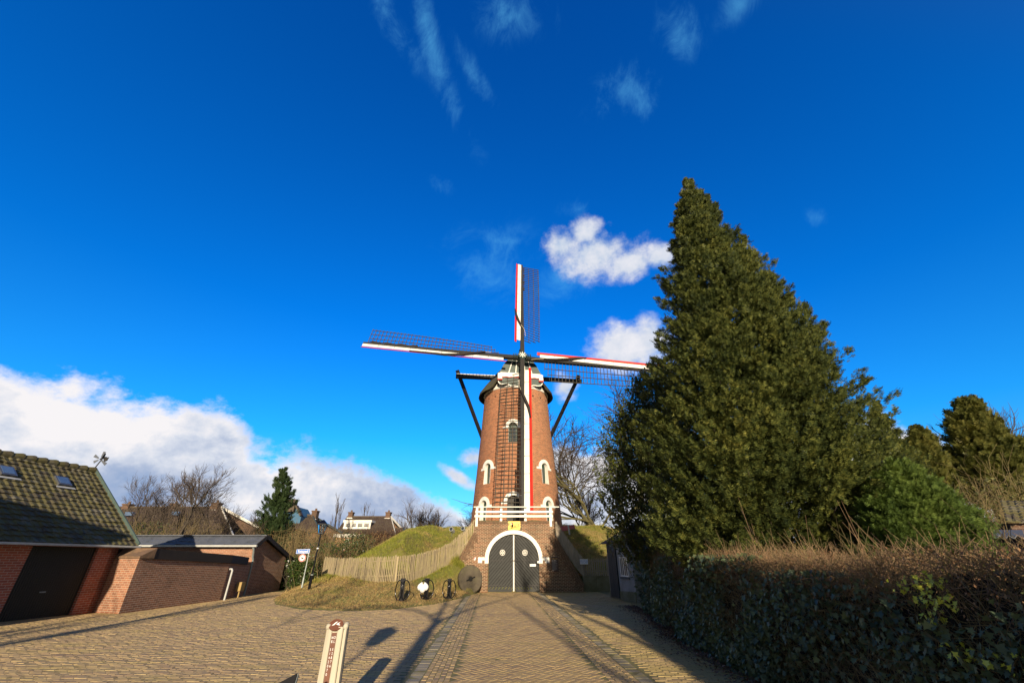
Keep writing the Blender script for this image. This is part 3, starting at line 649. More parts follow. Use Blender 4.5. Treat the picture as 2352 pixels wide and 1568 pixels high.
# cap: hood on the axis of the windshaft (turned 7 degrees)
YAW = R(7.5); CX = Vector((math.cos(YAW), math.sin(YAW), 0)); CY = Vector((-math.sin(YAW), math.cos(YAW), 0)); CO = Vector((TX, TY, 0))
def cpt(u, v, z): return CO+CX*u+CY*v+Vector((0, 0, z))
FR = -2.75                                              # the flat front of the cap
levels = [(14.72, 3.42, 3.40), (15.0, 3.36, 3.35), (15.55, 2.98, 3.05), (16.2, 2.48, 2.75), (16.9, 1.92, 2.4), (17.6, 1.30, 2.0), (18.1, 0.75, 1.6), (18.35, 0.22, 1.3)]
NC = 72; vs = []; fs = []
def cap_pt(a, hx, hy, z, fr):
    u = hx*math.sin(a); v = -hy*math.cos(a); v = max(v, fr) if abs(u) < hx*0.80 or v < fr else v
    return cpt(u, max(v, fr), z)
for (z, hx, hy) in levels:
    fr = FR
    for k in range(NC):
        a_ = 2*math.pi*k/NC; z_ = z
        if math.cos(a_) > 0 and z < 15.6: z_ = z+(15.62-z)*float(np.interp(abs(hx*math.sin(a_)), [1.9, 2.5], [1, 0]))
        vs.append(cap_pt(a_, hx, hy, z_, fr))
for i in range(len(levels)-1):
    for k in range(NC): fs.append((i*NC+k, i*NC+(k+1) % NC, (i+1)*NC+(k+1) % NC, (i+1)*NC+k))
fs.append(tuple((len(levels)-1)*NC+k for k in range(NC)))
MB().add(vs, fs).build('cap', M_cap, mill)
capo = [o for o in children(mill) if o.name.startswith('cap')][0]
md = capo.modifiers.new('t', 'SOLIDIFY'); md.thickness = 0.10; md.offset = -1
# rafters under the eaves and soffit ring
for k in range(0, 360, 12):
    a = R(k)
    if math.cos(a) > 0.80: continue
    p0 = cpt(2.85*math.sin(a), -2.85*math.cos(a), 15.25); p1 = cpt(3.30*math.sin(a), -3.30*math.cos(a), 14.86); MB().beam(p0, p1, 0.10, 0.14).build('eaves_rafter', M_lath, mill)
# front of the cap: boards, white ribs, fascia, beard
def fpoly(name, poly, v0, d, m_): return MB().prism(poly, cpt(0, v0, 0), CX, (0, 0, 1), CY*-1, d).build(name, m_, mill)
fpoly('front_boarding', [(-1.98, 15.75), (1.98, 15.75), (1.45, 16.85), (0.95, 17.5), (-0.95, 17.5), (-1.45, 16.85)], FR-0.02, 0.14, M_green)
for u0, u1 in ((-1.05, -0.62), (-0.42, -0.30), (0.42, 0.30), (1.05, 0.62)):
    MB().beam(cpt(u0, FR-0.18, 15.95), cpt(u1, FR-0.18, 17.5), 0.075, 0.05, up=CY).build('white_rib', M_white, mill)
n = 40; lower = []
for i in range(n+1):
    u = 1.98-3.96*i/n; lower.append((u, 15.60+0.045*abs(math.sin(i*math.pi/5))+(0.0 if abs(u) < 1.75 else -0.10)))
fpoly('front_fascia', [(-1.98, 15.92), (-1.7, 16.02), (1.7, 16.02), (1.98, 15.92)]+lower, FR-0.16, 0.10, M_white)
fpoly('front_fascia_red_edge', [(-1.74, 15.66), (1.74, 15.66)]+[(u, z-0.045) for u, z in lower if abs(u) <= 1.74], FR-0.15, 0.085, M_red)
for s in (-1, 1):
    b_ = fpoly('beam_end', [(s*1.62, 15.36), (s*1.98, 15.36), (s*1.98, 15.60), (s*1.62, 15.60)][::s], FR-0.10, 0.26, M_white)
    MB().prism([(s*1.60, 15.27), (s*2.0, 15.27), (s*2.0, 15.39), (s*1.60, 15.39)][::s], cpt(0, FR-0.10, 0), CX, (0, 0, 1), CY*-1, 0.275).build('beam_end_band', M_red, b_)
def beardz(u):
    a = abs(u)
    return 14.72+0.0*a if a < 0.2 else float(np.interp(a, [0.2, 0.7, 1.15, 1.5, 1.8, 1.92], [14.72, 14.78, 14.98, 14.93, 14.98, 15.15]))
us = np.linspace(1.92, -1.92, 49)
fpoly('beard', [(-1.92, 15.62), (1.92, 15.62)]+[(u, beardz(u)) for u in us], FR-0.06, 0.08, M_green)
eb = MB(); pts = [cpt(u, FR-0.15, beardz(u)) for u in us]
pts = [cpt(1.92, FR-0.15, 15.30)]+pts+[cpt(-1.92, FR-0.15, 15.30)]
for a, b_ in zip(pts[:-1], pts[1:]): eb.beam(a, b_, 0.05, 0.075, up=(0, 0, 1))
eb.build('beard_white_edge', M_white, mill)
# tail: two cross beams through the cap and the braces that run back to the tail pole
HUB = at(1199, 820, 32.25)
def hb(nm, p0, p1, wd, h_, m_): return MB().beam(p0, p1, wd, h_).build(nm, m_, mill)
L0 = at(1047, 864, 35.0); L1 = at(1140, 868, 35.6); R0 = at(1336, 876, 35.6); R1 = at(1240, 870, 36.0)
hb('cross_beam', L0, L1, 0.30, 0.34, M_black); hb('cross_beam', R1, R0, 0.30, 0.34, M_black)
hb('beam_cap_board', L0+Vector((0, 0, 0.20)), L1+Vector((0, 0, 0.20)), 0.32, 0.05, M_white)
TAIL = Vector((TX-0.3, 43.5, 5.2))
for (px0, py0, px1, py1, Y0) in ((1050, 850, 1110, 1012, 35.0), (1330, 862, 1263, 1006, 35.7)):
    p0 = at(px0, py0, Y0); p1 = at(px1, py1, Y0+3.4); MB().beam(p0, p1, 0.24, 0.26).build('long_brace', M_black, mill)
p0 = at(1113, 910, 37.2); MB().beam(p0, at(1124, 960, 38.6), 0.2, 0.2).box(p0.x-0.3, p0.x+0.5, p0.y-0.2, p0.y+0.2, p0.z-0.1, p0.z+0.16).build('short_brace', M_black, mill)
p0 = at(1115.5, 915, 37.2); MB().tube([p0, at(1116, 985, 37.0)], 0.018, 5).build('brake_rope', M_black, mill)
# windshaft, poll end
TL = R(16.5)
NA = Vector((math.sin(YAW)*math.cos(TL), -math.cos(YAW)*math.cos(TL), math.sin(TL)))
UA = CX.copy(); VA = NA.cross(UA)*-1
if VA.z < 0: VA = -VA
MB().tube([HUB-NA*0.15, HUB-NA*2.6], [0.30, 0.34], 16).build('windshaft', M_black, mill, True)
ph = MB()
def hp(a, b_, c_): return HUB+UA*a+VA*b_+NA*c_
Mh = Matrix((UA, VA, NA)).transposed()
ph.add([HUB+Mh @ Vector((0.40*math.cos(R(22.5+45*k)), 0.40*math.sin(R(22.5+45*k)), z)) for z in (-0.35, 0.30) for k in range(8)], [tuple(range(7, -1, -1)), tuple(range(8, 16))]+[(k, (k+1) % 8, 8+(k+1) % 8, 8+k) for k in range(8)])
for s in (-1, 1):
    for q in (0.46, 0.60, 0.74):
        ph.beam(hp(s*q, -0.24, 0), hp(s*q, 0.24, 0), 0.055, 0.42, up=NA)
        ph.beam(hp(-0.22, s*q, -0.0), hp(0.22, s*q, -0.0), 0.055, 0.40, up=NA)
pe = ph.build('poll_end', M_green, mill)
st = MB()
for k in range(8):
    a = R(45*k); st.beam(hp(0, 0, 0.33), hp(0.34*math.cos(a), 0.34*math.sin(a), 0.33), 0.075, 0.03, up=NA, w1=0.045)
st.lathe([(0.09, 0.31), (0.09, 0.38), (0.02, 0.42)], 10, HUB, Mh)
st.build('star', M_white, pe)
# four sails
ROT = R(-1.2); LS = 13.55
for q in range(4):
    a = math.pi/2*q + ROT                      # q=0 top, then clockwise seen from the front
    rd = VA*math.cos(-math.pi/2*q+0)+UA*math.sin(math.pi/2*q)
    th = math.pi/2*q+R(3.0)
    rd = (VA*math.cos(th)+UA*math.sin(th)).normalized(); tr_ = (UA*math.cos(th)-VA*math.sin(th)).normalized()   # trailing side
    off = 0.12 if q % 2 == 0 else -0.16
    def sp(r, s, c_=0.0): return HUB+NA*(off+c_)+rd*r+tr_*s
    root = MB().beam(sp(0.0, 0), sp(LS, 0), 0.36, 0.32, up=NA, w1=0.17, h1=0.16).build('sail', M_black, mill)
    ll = 2.15 if q != 2 else 2.2
    # leading edge boards: white with a red outer board
    r0 = 1.85 if q in (0,) else 1.6
    def brd(s0, s1, c0, ra, rb_, nseg=9, gap=0.012):
        m = MB()
        for i in range(nseg):
            a0 = ra+(rb_-ra)*i/nseg+gap/2; a1 = ra+(rb_-ra)*(i+1)/nseg-gap/2
            w0 = 0.17-0.085*a0/LS; w1_ = 0.17-0.085*a1/LS
            P_ = [sp(a0, -w0+s0, 0.05), sp(a1, -w1_+s0, 0.05), sp(a1, -w1_+s1, c0), sp(a0, -w0+s1, c0)]
            m.add(P_+[p-NA*0.03 for p in P_], [(0, 1, 2, 3), (7, 6, 5, 4), (0, 4, 5, 1), (1, 5, 6, 2), (2, 6, 7, 3), (3, 7, 4, 0)])
        return m
    brd(0.0, -0.36, 0.14, r0, LS, 9, 0.03).build('leading_board', M_white, root)
    brd(-0.362, -0.56, 0.20, r0-0.25, LS+0.02, 1).build('board_edge', M_red, root)
    # lattice with its weather twist
    m = MB(); W3 = (0.16, 0.72, 1.26, 1.80); ra, rb_ = 2.05, 13.2; nb = 36
    if q == 2: ra = 1.9
    def tw_(r): return R(np.interp(r, [2, 5, 9, 13.3], [23, 16, 9, 4]))
    def lp(r, s): t = tw_(r); return sp(r, s*math.cos(t), -s*math.sin(t)+0.0)
    for i in range(nb+1):
        r = ra+(rb_-ra)*i/nb; sw = 1.88
        if i == 0: sw = 0.9
        if i == 1: sw = 1.45
        m.beam(lp(r, 0.0), lp(r, sw), 0.042, 0.055, up=NA)
    for j_, s in enumerate(W3[1:]):
        rr = np.linspace(ra+(0 if j_ == 0 else 0.28*j_), rb_, 14)
        for r1, r2 in zip(rr[:-1], rr[1:]): m.beam(lp(r1, s)-NA*0.04, lp(r2, s)-NA*0.04, 0.05, 0.05, up=NA)
    m.build('lattice', M_lath, root)
    # rolled sailcloth and its rope
    c_ = MB()
    if q == 0: path = [(5.9, -0.70, 0.18), (5.2, -0.62, 0.25), (4.4, -0.42, 0.28), (3.7, -0.15, 0.26)]; rope = [(3.7, -0.15, 0.26), (3.3, 0.1, 0.25), (2.9, 0.22, 0.2), (2.4, 0.28, 0.1)]
    elif q == 1: path = [(1.9, 0.05, 0.26), (3.0, 0.02, 0.30), (4.0, -0.18, 0.28), (5.0, -0.45, 0.24), (5.8, -0.62, 0.18)]; rope = [(1.9, 0.05, 0.26), (1.2, 0.18, 0.3), (0.8, 0.25, 0.2)]
    elif q == 2: path = [(6.4, -0.58, 0.18), (5.5, -0.45, 0.24), (4.6, -0.12, 0.26), (3.9, 0.15, 0.24)]; rope = [(3.9, 0.15, 0.26), (3.4, 0.3, 0.22), (2.8, 0.25, 0.15)]
    else: path = [(3.2, 0.1, 0.26), (4.2, -0.12, 0.28), (5.2, -0.45, 0.26), (6.6, -0.62, 0.22), (8.0, -0.56, 0.18), (9.6, -0.50, 0.15)]; rope = [(3.2, 0.1, 0.26), (2.7, 0.2, 0.2)]
    k = len(path); rr = [0.03+0.085*math.sin(math.pi*(i+0.5)/k) for i in range(k)]
    c_.tube([sp(*p) for p in path], rr, 7); c2_ = MB(); c2_.tube([sp(r, 0.19, 0.06+0.03*math.sin(r*5)) for r in np.linspace(9, 13.1, 12)], [0.055+0.03*math.sin(i*2.1) for i in range(12)], 6)
    c_.build('sailcloth', M_cloth, root, True); c2_.build('furled_cloth', M_cloth, root, True)
    MB().tube([sp(*p) for p in rope], 0.022, 5).build('rope', M_rope, root)

# ------------------------------------------------------------------ gatehouse in the mound
GX, GY = 0.10, 27.1
gh = thing('gatehouse', 'brown brick gatehouse with white arch and charcoal double gate set in the mound', 'gatehouse', (GX, GY, 0))
EX, EZ, EYF = Vector((1, 0, 0)), Vector((0, 0, 1)), Vector((0, -1, 0))
HW, SPR = 1.475, 1.66
def arc(cx, r, z0, a0, a1, n): return [(cx+r*math.cos(a0+(a1-a0)*i/n), z0+r*math.sin(a0+(a1-a0)*i/n)) for i in range(n+1)]
AR = 1.33                                              # flattened arch: rise below half width
def earch(hw, rise, n=24, rev=False):
    p = [(GX+hw*math.cos(math.pi*i/n), SPR+rise*math.sin(math.pi*i/n)) for i in range(n+1)]
    return p[::-1] if rev else p
outline = [(GX-3.95, -0.05), (GX-3.95, 0.42), (GX-2.42, 2.95), (GX-2.38, 3.05), (GX-2.38, 3.56), (GX+2.44, 3.56), (GX+2.44, 3.05), (GX+2.48, 2.95), (GX+3.95, 0.42), (GX+3.95, -0.05), (GX+HW, -0.05)]+earch(HW, AR)+[(GX-HW, -0.05)]
MB().prism(outline, (0, GY, 0), EX, EZ, (0, 1, 0), 0.5).build('facade', M_gatebrick, gh)
m = MB().box(GX-2.30, GX+2.36, GY+0.49, GY+6.2, 0, 3.50); m.build('deck', M_gatebrick, gh)
# pilaster steps beside the opening
for s in (-1, 1): MB().prism([(GX+s*(HW+0.0), 0.0), (GX+s*(HW+0.36), 0.0), (GX+s*(HW+0.36), 1.60), (GX+s*HW, 1.60)][::s], (0, GY-0.06, 0), EX, EZ, (0, 1, 0), 0.062).build('pier', M_gatebrick, gh)
# rowlock courses: upright bricks on the parapet, slanting wedges along both flanks
m = MB(); x = GX-2.40
while x < GX+2.42:
    m.box(x, x+0.058, GY-0.025, GY+0.25, 3.56, 3.70+random.uniform(-0.006, 0.006)); x += 0.072
m.build('parapet_rowlock', M_coping, gh)
for s in (-1, 1):
    m = MB()
    a = Vector((GX+s*2.36, GY-0.03, 3.02)); b_ = Vector((GX+s*4.0, GY-0.03, 0.30)); L = (b_-a).length; d = (b_-a).normalized(); nrm = Vector((s*abs(d.z), 0, abs(d.x)))
    k = 0; t = 0
    while t < L:
        p = a+d*t; dep = 0.20+0.24*((k % 5)/4)
        m.beam(p-nrm*dep, p+nrm*(0.05+random.uniform(-.01, .02)), 0.055, 0.07, up=(0, 1, 0))
        # depth of the coping into the bank
        m.beam(p+nrm*0.02+Vector((0, 0.02, 0)), p+nrm*0.02+Vector((0, 0.42, 0)), 0.055, 0.08, up=nrm)
        t += 0.074; k += 1
    m.build('flank_coping', M_coping, gh)
outer = [(GX+(HW+0.21)*math.cos(math.pi*i/24), SPR+(AR+0.21)*math.sin(math.pi*i/24)) for i in range(25)]
surr = [(GX+HW+0.21, SPR), (GX+HW+0.21, SPR-0.22), (GX+HW-0.01, SPR-0.22)]+[(GX+(HW-0.01)*math.cos(math.pi*i/24), SPR+(AR-0.01)*math.sin(math.pi*i/24)) for i in range(25)]+[(GX-HW+0.01, SPR-0.22), (GX-HW-0.21, SPR-0.22)]+outer[::-1]
ar = MB().prism(surr, (0, GY-0.07, 0), EX, EZ, (0, 1, 0), 0.22).build('arch_surround', M_white, gh)
for s in (-1, 1):
    MB().prism([(GX+s*(HW+0.215), SPR-0.20), (GX+s*(HW+0.60), SPR-0.20), (GX+s*(HW+0.60), SPR+0.10), (GX+s*(HW+0.215), SPR+0.10)][::s], (0, GY-0.05, 0), EX, EZ, (0, 1, 0), 0.07).build('springing_block', M_white, gh)
# two gate leaves of diagonal boards
GZ = GY+0.12
def inarch(u, z, hw, rise): return z < SPR+rise*math.sqrt(max(0, 1-(u/hw)**2)) if abs(u) < hw else False
for s in (-1, 1):
    hw, rise = HW-0.02, AR-0.02
    back = [(0.012*s, 0.04), (s*hw, 0.04)]+[(s*hw*math.cos(math.pi/2*i/14), SPR+rise*math.sin(math.pi/2*i/14)) for i in range(14)]+[(0.012*s, SPR+rise)]
    leaf = MB().prism([(GX+u, z) for u, z in back][::s], (0, GZ, 0), EX, EZ, (0, 1, 0), 0.05).build('gate_leaf', M_groove, gh)
    # boards: clipped strips rising towards the middle, built by marching along each diagonal
    m = MB(); bwid = 0.135; slope = 1.08/1.0
    c0 = -2.2
    ang = math.atan(slope); bz = bwid/math.cos(ang); c_ = -1.75
    poly = [Vector((u, z)) for u, z in ([(0.03, 0.09), (hw, 0.09)]+[(hw*math.cos(math.pi/2*i/14), SPR+rise*math.sin(math.pi/2*i/14)) for i in range(14)]+[(0.03, SPR+rise-0.01)])]
    def clip(P_, f):
        o_ = []
        for i in range(len(P_)):
            a, b_ = P_[i], P_[(i+1) % len(P_)]; fa, fb = f(a), f(b_)
            if fa >= 0: o_.append(a)
            if fa*fb < 0: o_.append(a+(b_-a)*(fa/(fa-fb)))
        return o_
    # boards run from low outside to high inside: z + slope*u = const
    k_ = 0.1
    while k_ < 5.2:
        P_ = clip(poly, lambda p: p.y+slope*p.x-(k_+0.020)); P_ = clip(P_, lambda p: (k_+bz-0.020)-(p.y+slope*p.x)) if len(P_) > 2 else []
        if len(P_) > 2:
            q = [(GX+s*p.x, p.y) for p in P_]
            m.prism(q if s > 0 else q[::-1], (0, GZ-0.028-random.uniform(0, 0.006), 0), EX, EZ, (0, 1, 0), 0.026)
        k_ += bz
    m.build('diagonal_boards', M_gate, leaf)
    MB().box(GX+s*0.10 if s > 0 else GX-hw, GX+hw if s > 0 else GX-0.10, GZ-0.055, GZ-0.036, 0.03, 0.15).build('bottom_rail', M_gate, leaf)
    h_ = MB()
    for z in (0.34, 1.58): h_.box(min(GX+s*0.52, GX+s*(hw+0.02)), max(GX+s*0.52, GX+s*(hw+0.02)), GZ-0.052, GZ-0.034, z-0.028, z+0.028)
    h_.build('strap_hinge', M_black, leaf)
    # pierced six-petal rosette
    e = MB(); C_ = Vector((GX+s*0.66, GZ-0.055, 2.00)); rr = 0.155
    ro = [(rr*math.cos(2*math.pi*i/28), rr*math.sin(2*math.pi*i/28)) for i in range(28)]; ri = [(0.83*u, 0.83*v) for u, v in ro]
    vs = [C_+EX*u+EZ*v for u, v in ro+ri]; vs += [p-Vector((0, -0.02, 0)) for p in vs]
    e.add(vs, [(i, (i+1) % 28, 28+(i+1) % 28, 28+i) for i in range(28)]+[(56+i, 84+i, 84+(i+1) % 28, 56+(i+1) % 28) for i in range(28)]+[(i, 56+i, 56+(i+1) % 28, (i+1) % 28) for i in range(28)])
    for kk in range(6):
        a = math.pi/6+math.pi/3*kk; pd = Vector((math.cos(a), 0, math.sin(a))); pn = Vector((-math.sin(a), 0, math.cos(a)))
        e.add([C_+pd*0.01, C_+pd*0.07+pn*0.026, C_+pd*0.132, C_+pd*0.07-pn*0.026], [(0, 1, 2, 3)])
    e.build('rosette', M_white, leaf)
MB().box(GX-0.036, GX+0.036, GZ-0.075, GZ-0.025, 0.05, SPR+AR-0.06).build('meeting_strip', M_white, gh)
MB().box(GX-0.28, GX+0.28, GZ-0.105, GZ-0.078, 1.555, 1.60).box(GX-0.30, GX-0.27, GZ-0.11, GZ-0.03, 1.53, 1.62).box(GX+0.27, GX+0.30, GZ-0.11, GZ-0.03, 1.53, 1.62).build('latch_bar', M_black, gh)
ns = tag(MB().box(GX+0.93, GX+1.28, GZ-0.062, GZ-0.054, 1.29, 1.41).build('notice', M_signwhite), 'small white notice screwed on the right gate leaf', 'notice'); 
text('GESLOTEN', 0.045, M_ink, (GX+1.105, GZ-0.064, 1.35), EX, EZ, ns)
tag(MB().box(GX+1.37, GX+1.47, GY-0.085, GY-0.06, 1.46, 1.56).build('door_bell', M_signwhite), 'tiny white bell box at the right edge of the gate', 'bell')
# heritage shield
sh = tag(MB().prism([(-0.06, 0.08), (-0.06, -0.02), (0, -0.09), (0.06, -0.02), (0.06, 0.08)][::-1], at(1090.5, 1283, GY-0.03), EX, EZ, (0, 1, 0), 0.02).build('monument_shield', M_signwhite), 'tiny red white and black shield on the brick left of the gate', 'shield')
p_ = at(1090.5, 1283, GY-0.034)
MB().add([p_+EX*-0.055+EZ*0.075, p_+EX*0.0+EZ*0.075, p_+EX*0.0, p_+EX*-0.055+EZ*0.0], [(0, 1, 2, 3)]).build('red_quarter', M_red, sh)
MB().add([p_+EX*0.0+EZ*0.0, p_+EX*0.055, p_+EX*0.0+EZ*-0.08], [(0, 1, 2)]).build('dark_quarter', M_ink, sh)
# brown plaque with its lines of text
P0 = at(2205/1.7415, 2224/1.7415, GY-0.06); P1 = at(2234/1.7415, 2285/1.7415, GY-0.06)
pq = tag(MB().box(P0.x, P1.x+0.02, GY-0.06, GY-0.005, P1.z, P0.z).build('wall_plaque', M_bronze), 'tall brown information plaque on the brickwork right of the gate', 'plaque')
ctr = (P0+P1)/2; wq = (P1.x-P0.x)
m = MB(); z = P0.z-0.22; i = 0
while z > P1.z+0.08:
    l = 0.40*wq*(0.8+0.2*math.sin(i*2.7)) ; m.box(ctr.x-0.42*wq, ctr.x-0.42*wq+2*l, GY-0.064, GY-0.059, z, z+0.014); z -= 0.052; i += 1
m.build('text_lines', M_pvc, pq)
MB().box(ctr.x-0.42*wq, ctr.x+0.44*wq, GY-0.065, GY-0.059, P0.z-0.13, P0.z-0.10).build('gold_line', mat('gold_paint', (0.45, 0.26, 0.03), None, 4, 0.5), pq)
# yellow enamel advertisement
A0 = at(2032.5/1.7415, 2084/1.7415, GY-0.05); A1 = at(2081/1.7415, 2118/1.7415, GY-0.05)
ys = tag(MB().box(A0.x, A1.x, GY-0.05, GY-0.03, A1.z, A0.z).build('advertising_sign', M_yellow), 'yellow enamel feed sign with black lettering on the parapet above the gate', 'sign')
sw, sh_ = A1.x-A0.x, A0.z-A1.z
def yp(u, v): return (A0.x+sw*u, GY-0.052, A1.z+sh_*v)
text('P.', 0.20*1.25, M_ink, yp(0.115, 0.60), EX, EZ, ys, bold=0.004)
text('luis', 0.36, M_ink, yp(0.665, 0.59), EX, EZ, ys, bold=0.004, sx=0.92)
text("'", 0.2, M_ink, yp(0.945, 0.62), EX, EZ, ys)
text('OCHTENDVOER', 0.105, M_ink, yp(0.60, 0.115), EX, EZ, ys, bold=0.002, sx=0.98)
sv = MB(); pts = [(0.335, 0.60), (0.37, 0.52), (0.375, 0.43), (0.34, 0.37), (0.29, 0.37), (0.235, 0.41), (0.18, 0.47)]
sv.tube([Vector(yp(*p)) for p in [(0.25, 0.60), (0.30, 0.60), (0.355, 0.555), (0.375, 0.47), (0.345, 0.385), (0.29, 0.375), (0.235, 0.41), (0.18, 0.475)]], [0.02, 0.035, 0.045, 0.05, 0.045, 0.036, 0.026, 0.012], 6)
sv.tube([Vector(yp(*p)) for p in [(0.20, 0.19), (0.35, 0.255), (0.55, 0.315), (0.88, 0.325)]], [0.022, 0.018, 0.013, 0.007], 6).build('hen_letter', M_ink, ys)
MB().tube([Vector(yp(*p)) for p in [(0.245, 0.625), (0.28, 0.70), (0.31, 0.74)]], [0.02, 0.045, 0.02], 7).build('hen_head', M_signwhite, ys)
MB().tube([Vector(yp(*p)) for p in [(0.235, 0.76), (0.28, 0.86), (0.33, 0.84), (0.355, 0.74), (0.35, 0.64)]], [0.012, 0.03, 0.03, 0.024, 0.01], 6).build('hen_comb', M_red, ys)
# white balustrade on the parapet
rl = thing('balustrade', 'white timber balustrade along the top of the gatehouse', 'railing', (GX, GY+0.2, 3.6))
for px, zb in ((1095.6, 3.40), (1151, 3.60), (1206.7, 3.60), (1264, 3.40)):
    p = at(px, 1175, GY-0.03 if zb < 3.5 else GY+0.08); MB().box(p.x-0.07, p.x+0.07, p.y-0.0, p.y+0.10, zb, 4.50 if zb > 3.5 else 4.50).build('post', M_white, rl)
for py, x0, x1, h_ in ((1163.5, 1088, 1284, 0.05), (1174.7, 1092, 1270, 0.115), (1184.8, 1090, 1270, 0.115)):
    a = at(x0, py, GY-0.075); b_ = at(x1, py, GY-0.075); MB().box(a.x, b_.x, GY-0.085, GY-0.036, a.z-h_/2, a.z+h_/2).build('rail', M_white, rl)
# things on the mound
for px, py, Y_, lab in ((1038.5, 1217, 30.3, 'grey cylindrical floodlight in the grass further left of the gatehouse'), (1065, 1215.5, 30.6, 'grey cylindrical floodlight in the grass nearest the gatehouse parapet')):
    p = at(px, py, Y_); d = Vector((-0.25, -1, 0.35)).normalized()
    r_ = MB().tube([p-d*0.22, p+d*0.20], [0.125, 0.14], 14).build('floodlight', M_lampgrey, None, False)
    tag(r_, lab, 'floodlight', 'floodlights in the mound grass')
    MB().tube([p+d*0.19, p+d*0.207], [0.115, 0.115], 14).build('lens', M_glass, r_)
    MB().tube([p, p-Vector((0, 0, 0.35))], 0.02, 6).build('spike', M_steel, r_)
p = at(1291, 1214, 29.6)
bn = thing('plank_bench', 'faded red low plank bench on the mound right of the gatehouse', 'bench', (p.x, p.y, p.z-0.3))
M_ = Matrix.Translation(p) @ Matrix.Rotation(R(-8), 4, 'Y')
MB().box(-0.55, 0.38, -0.05, 0.05, -0.13, 0.15, M_).build('back_board', M_pink, bn)
MB().box(0.38, 0.47, -0.07, 0.07, -0.4, 0.17, M_).build('leg', M_pvc, bn)
MB().box(0.475, 0.85, -0.05, 0.05, -0.10, 0.14, M_).build('side_board', M_pink, bn)
MB().box(-0.5, -0.42, -0.04, 0.06, -0.55, -0.14, M_).build('leg', M_pvc, bn)
# millstone leaning on the gatehouse
mc = at(1079.5, 1331, 25.9); mc.z = 0.69
a0 = Vector((0.42, -1.0, 0.16)).normalized()
Mq = a0.to_track_quat('Z', 'Y').to_matrix()
ms = tag(MB().lathe([(0.60, -0.15), (0.675, -0.12), (0.68, 0.10), (0.64, 0.13), (0.16, 0.135), (0.12, 0.09), (0.0, 0.09)], 48, mc, Mq).build('millstone', M_stone), 'old round millstone leaning against the gatehouse left of the gate', 'millstone')
e = MB()
for k in range(2):
    dd = Vector((math.cos(R(20+180*k)), math.sin(R(20+180*k)), 0)); e.beam(mc+Mq @ (dd*0.05+Vector((0, 0, 0.137))), mc+Mq @ (dd*0.26+Vector((0, 0, 0.137))), 0.07, 0.01, up=a0)
e.lathe([(0.11, 0.12), (0.11, 0.139), (0.0, 0.14)], 16, mc, Mq)
e.build('eye_and_slots', M_groove, ms)
# bicycle stands
def make_stand():
    t = thing('bicycle_stand', 'black bicycle stand', 'bicycle stand', (0, 0, 0), 'black hoop bicycle stands on the grass edge')
    MB().box(-0.085, 0.085, -0.05, 0.05, -0.05, 0.80).box(-0.105, 0.105, -0.06, 0.06, 0.80, 0.83).box(-0.02, 0.02, -0.058, -0.048, 0.05, 0.78).build('post', M_blackgloss, t)
    for s in (-1, 1):
        c_ = Vector((s*0.135, -0.03-0.02*s, 0.42)); pts = []
        nx = Vector((0.80, -0.60*s*-1, 0)).normalized()
        for i in range(36):
            a = 2*math.pi*i/36; pts.append(c_+nx*0.19*math.cos(a)+Vector((0, 0, 0.335*math.sin(a))))
        MB().tube(pts, 0.021, 8, closed=True).build('hoop', M_blackgloss, t, True)
    return t
stn = make_stand()
for i, (px, py, lab) in enumerate(((920, 1391, 'black bicycle stand with two hoops, farthest from the millstone'), (977, 1385, 'black bicycle stand with white balloons tied to its hoop'), (1030, 1379, 'black bicycle stand with two hoops beside the millstone'))):
    o = stn if i == 0 else copy_tree(stn)
    g = gnd(px, py); o.location = (g.x, g.y, max(0.0, float(hmound(g.x, g.y))-0.02)); o['label'] = lab
    o.rotation_euler = (0, 0, R((4, -3, 8)[i]))
    if i == 1: SB = Vector(o.location)
for (dx_, dz_, r_, lab) in ((-0.21, 0.50, 0.115, 'white balloon on the left of the cluster on the middle stand'), (0.01, 0.50, 0.12, 'white balloon on the right of the cluster on the middle stand'), (-0.10, 0.42, 0.12, 'white balloon hanging lowest in front of the middle stand')):
    c_ = SB+Vector((dx_-0.02, -0.22-0.05*(dz_ < 0.45), dz_+0.03)); A_ = Vector((dx_+0.1, 0, -0.9)).normalized() if dz_ < 0.45 else Vector((dx_*1.4+0.14, -0.1, -0.45)).normalized()
    Mx = A_.to_track_quat('Z', 'Y').to_matrix()
    pr = [(0.012, -0.175), (0.02, -0.16), (0.055, -0.125), (0.10, -0.06), (0.122, 0.01), (0.112, 0.07), (0.075, 0.12), (0.03, 0.145), (0.0, 0.15)]
    bmat = MATS.get('bal') or mat('white_balloon', (0.80, 0.78, 0.78), (0.76, 0.74, 0.75), 2, 0.25, 0.0); MATS['bal'] = bmat
    b_ = MB().lathe(pr, 20, c_, Mx).build('balloon', bmat, None, True); tag(b_, lab, 'balloon', 'white balloons on the middle bicycle stand')
    MB().tube([c_+Mx @ Vector((0, 0, -0.17)), SB+Vector((-0.05, -0.10, 0.66))], 0.004, 4).build('string', M_rope, b_)

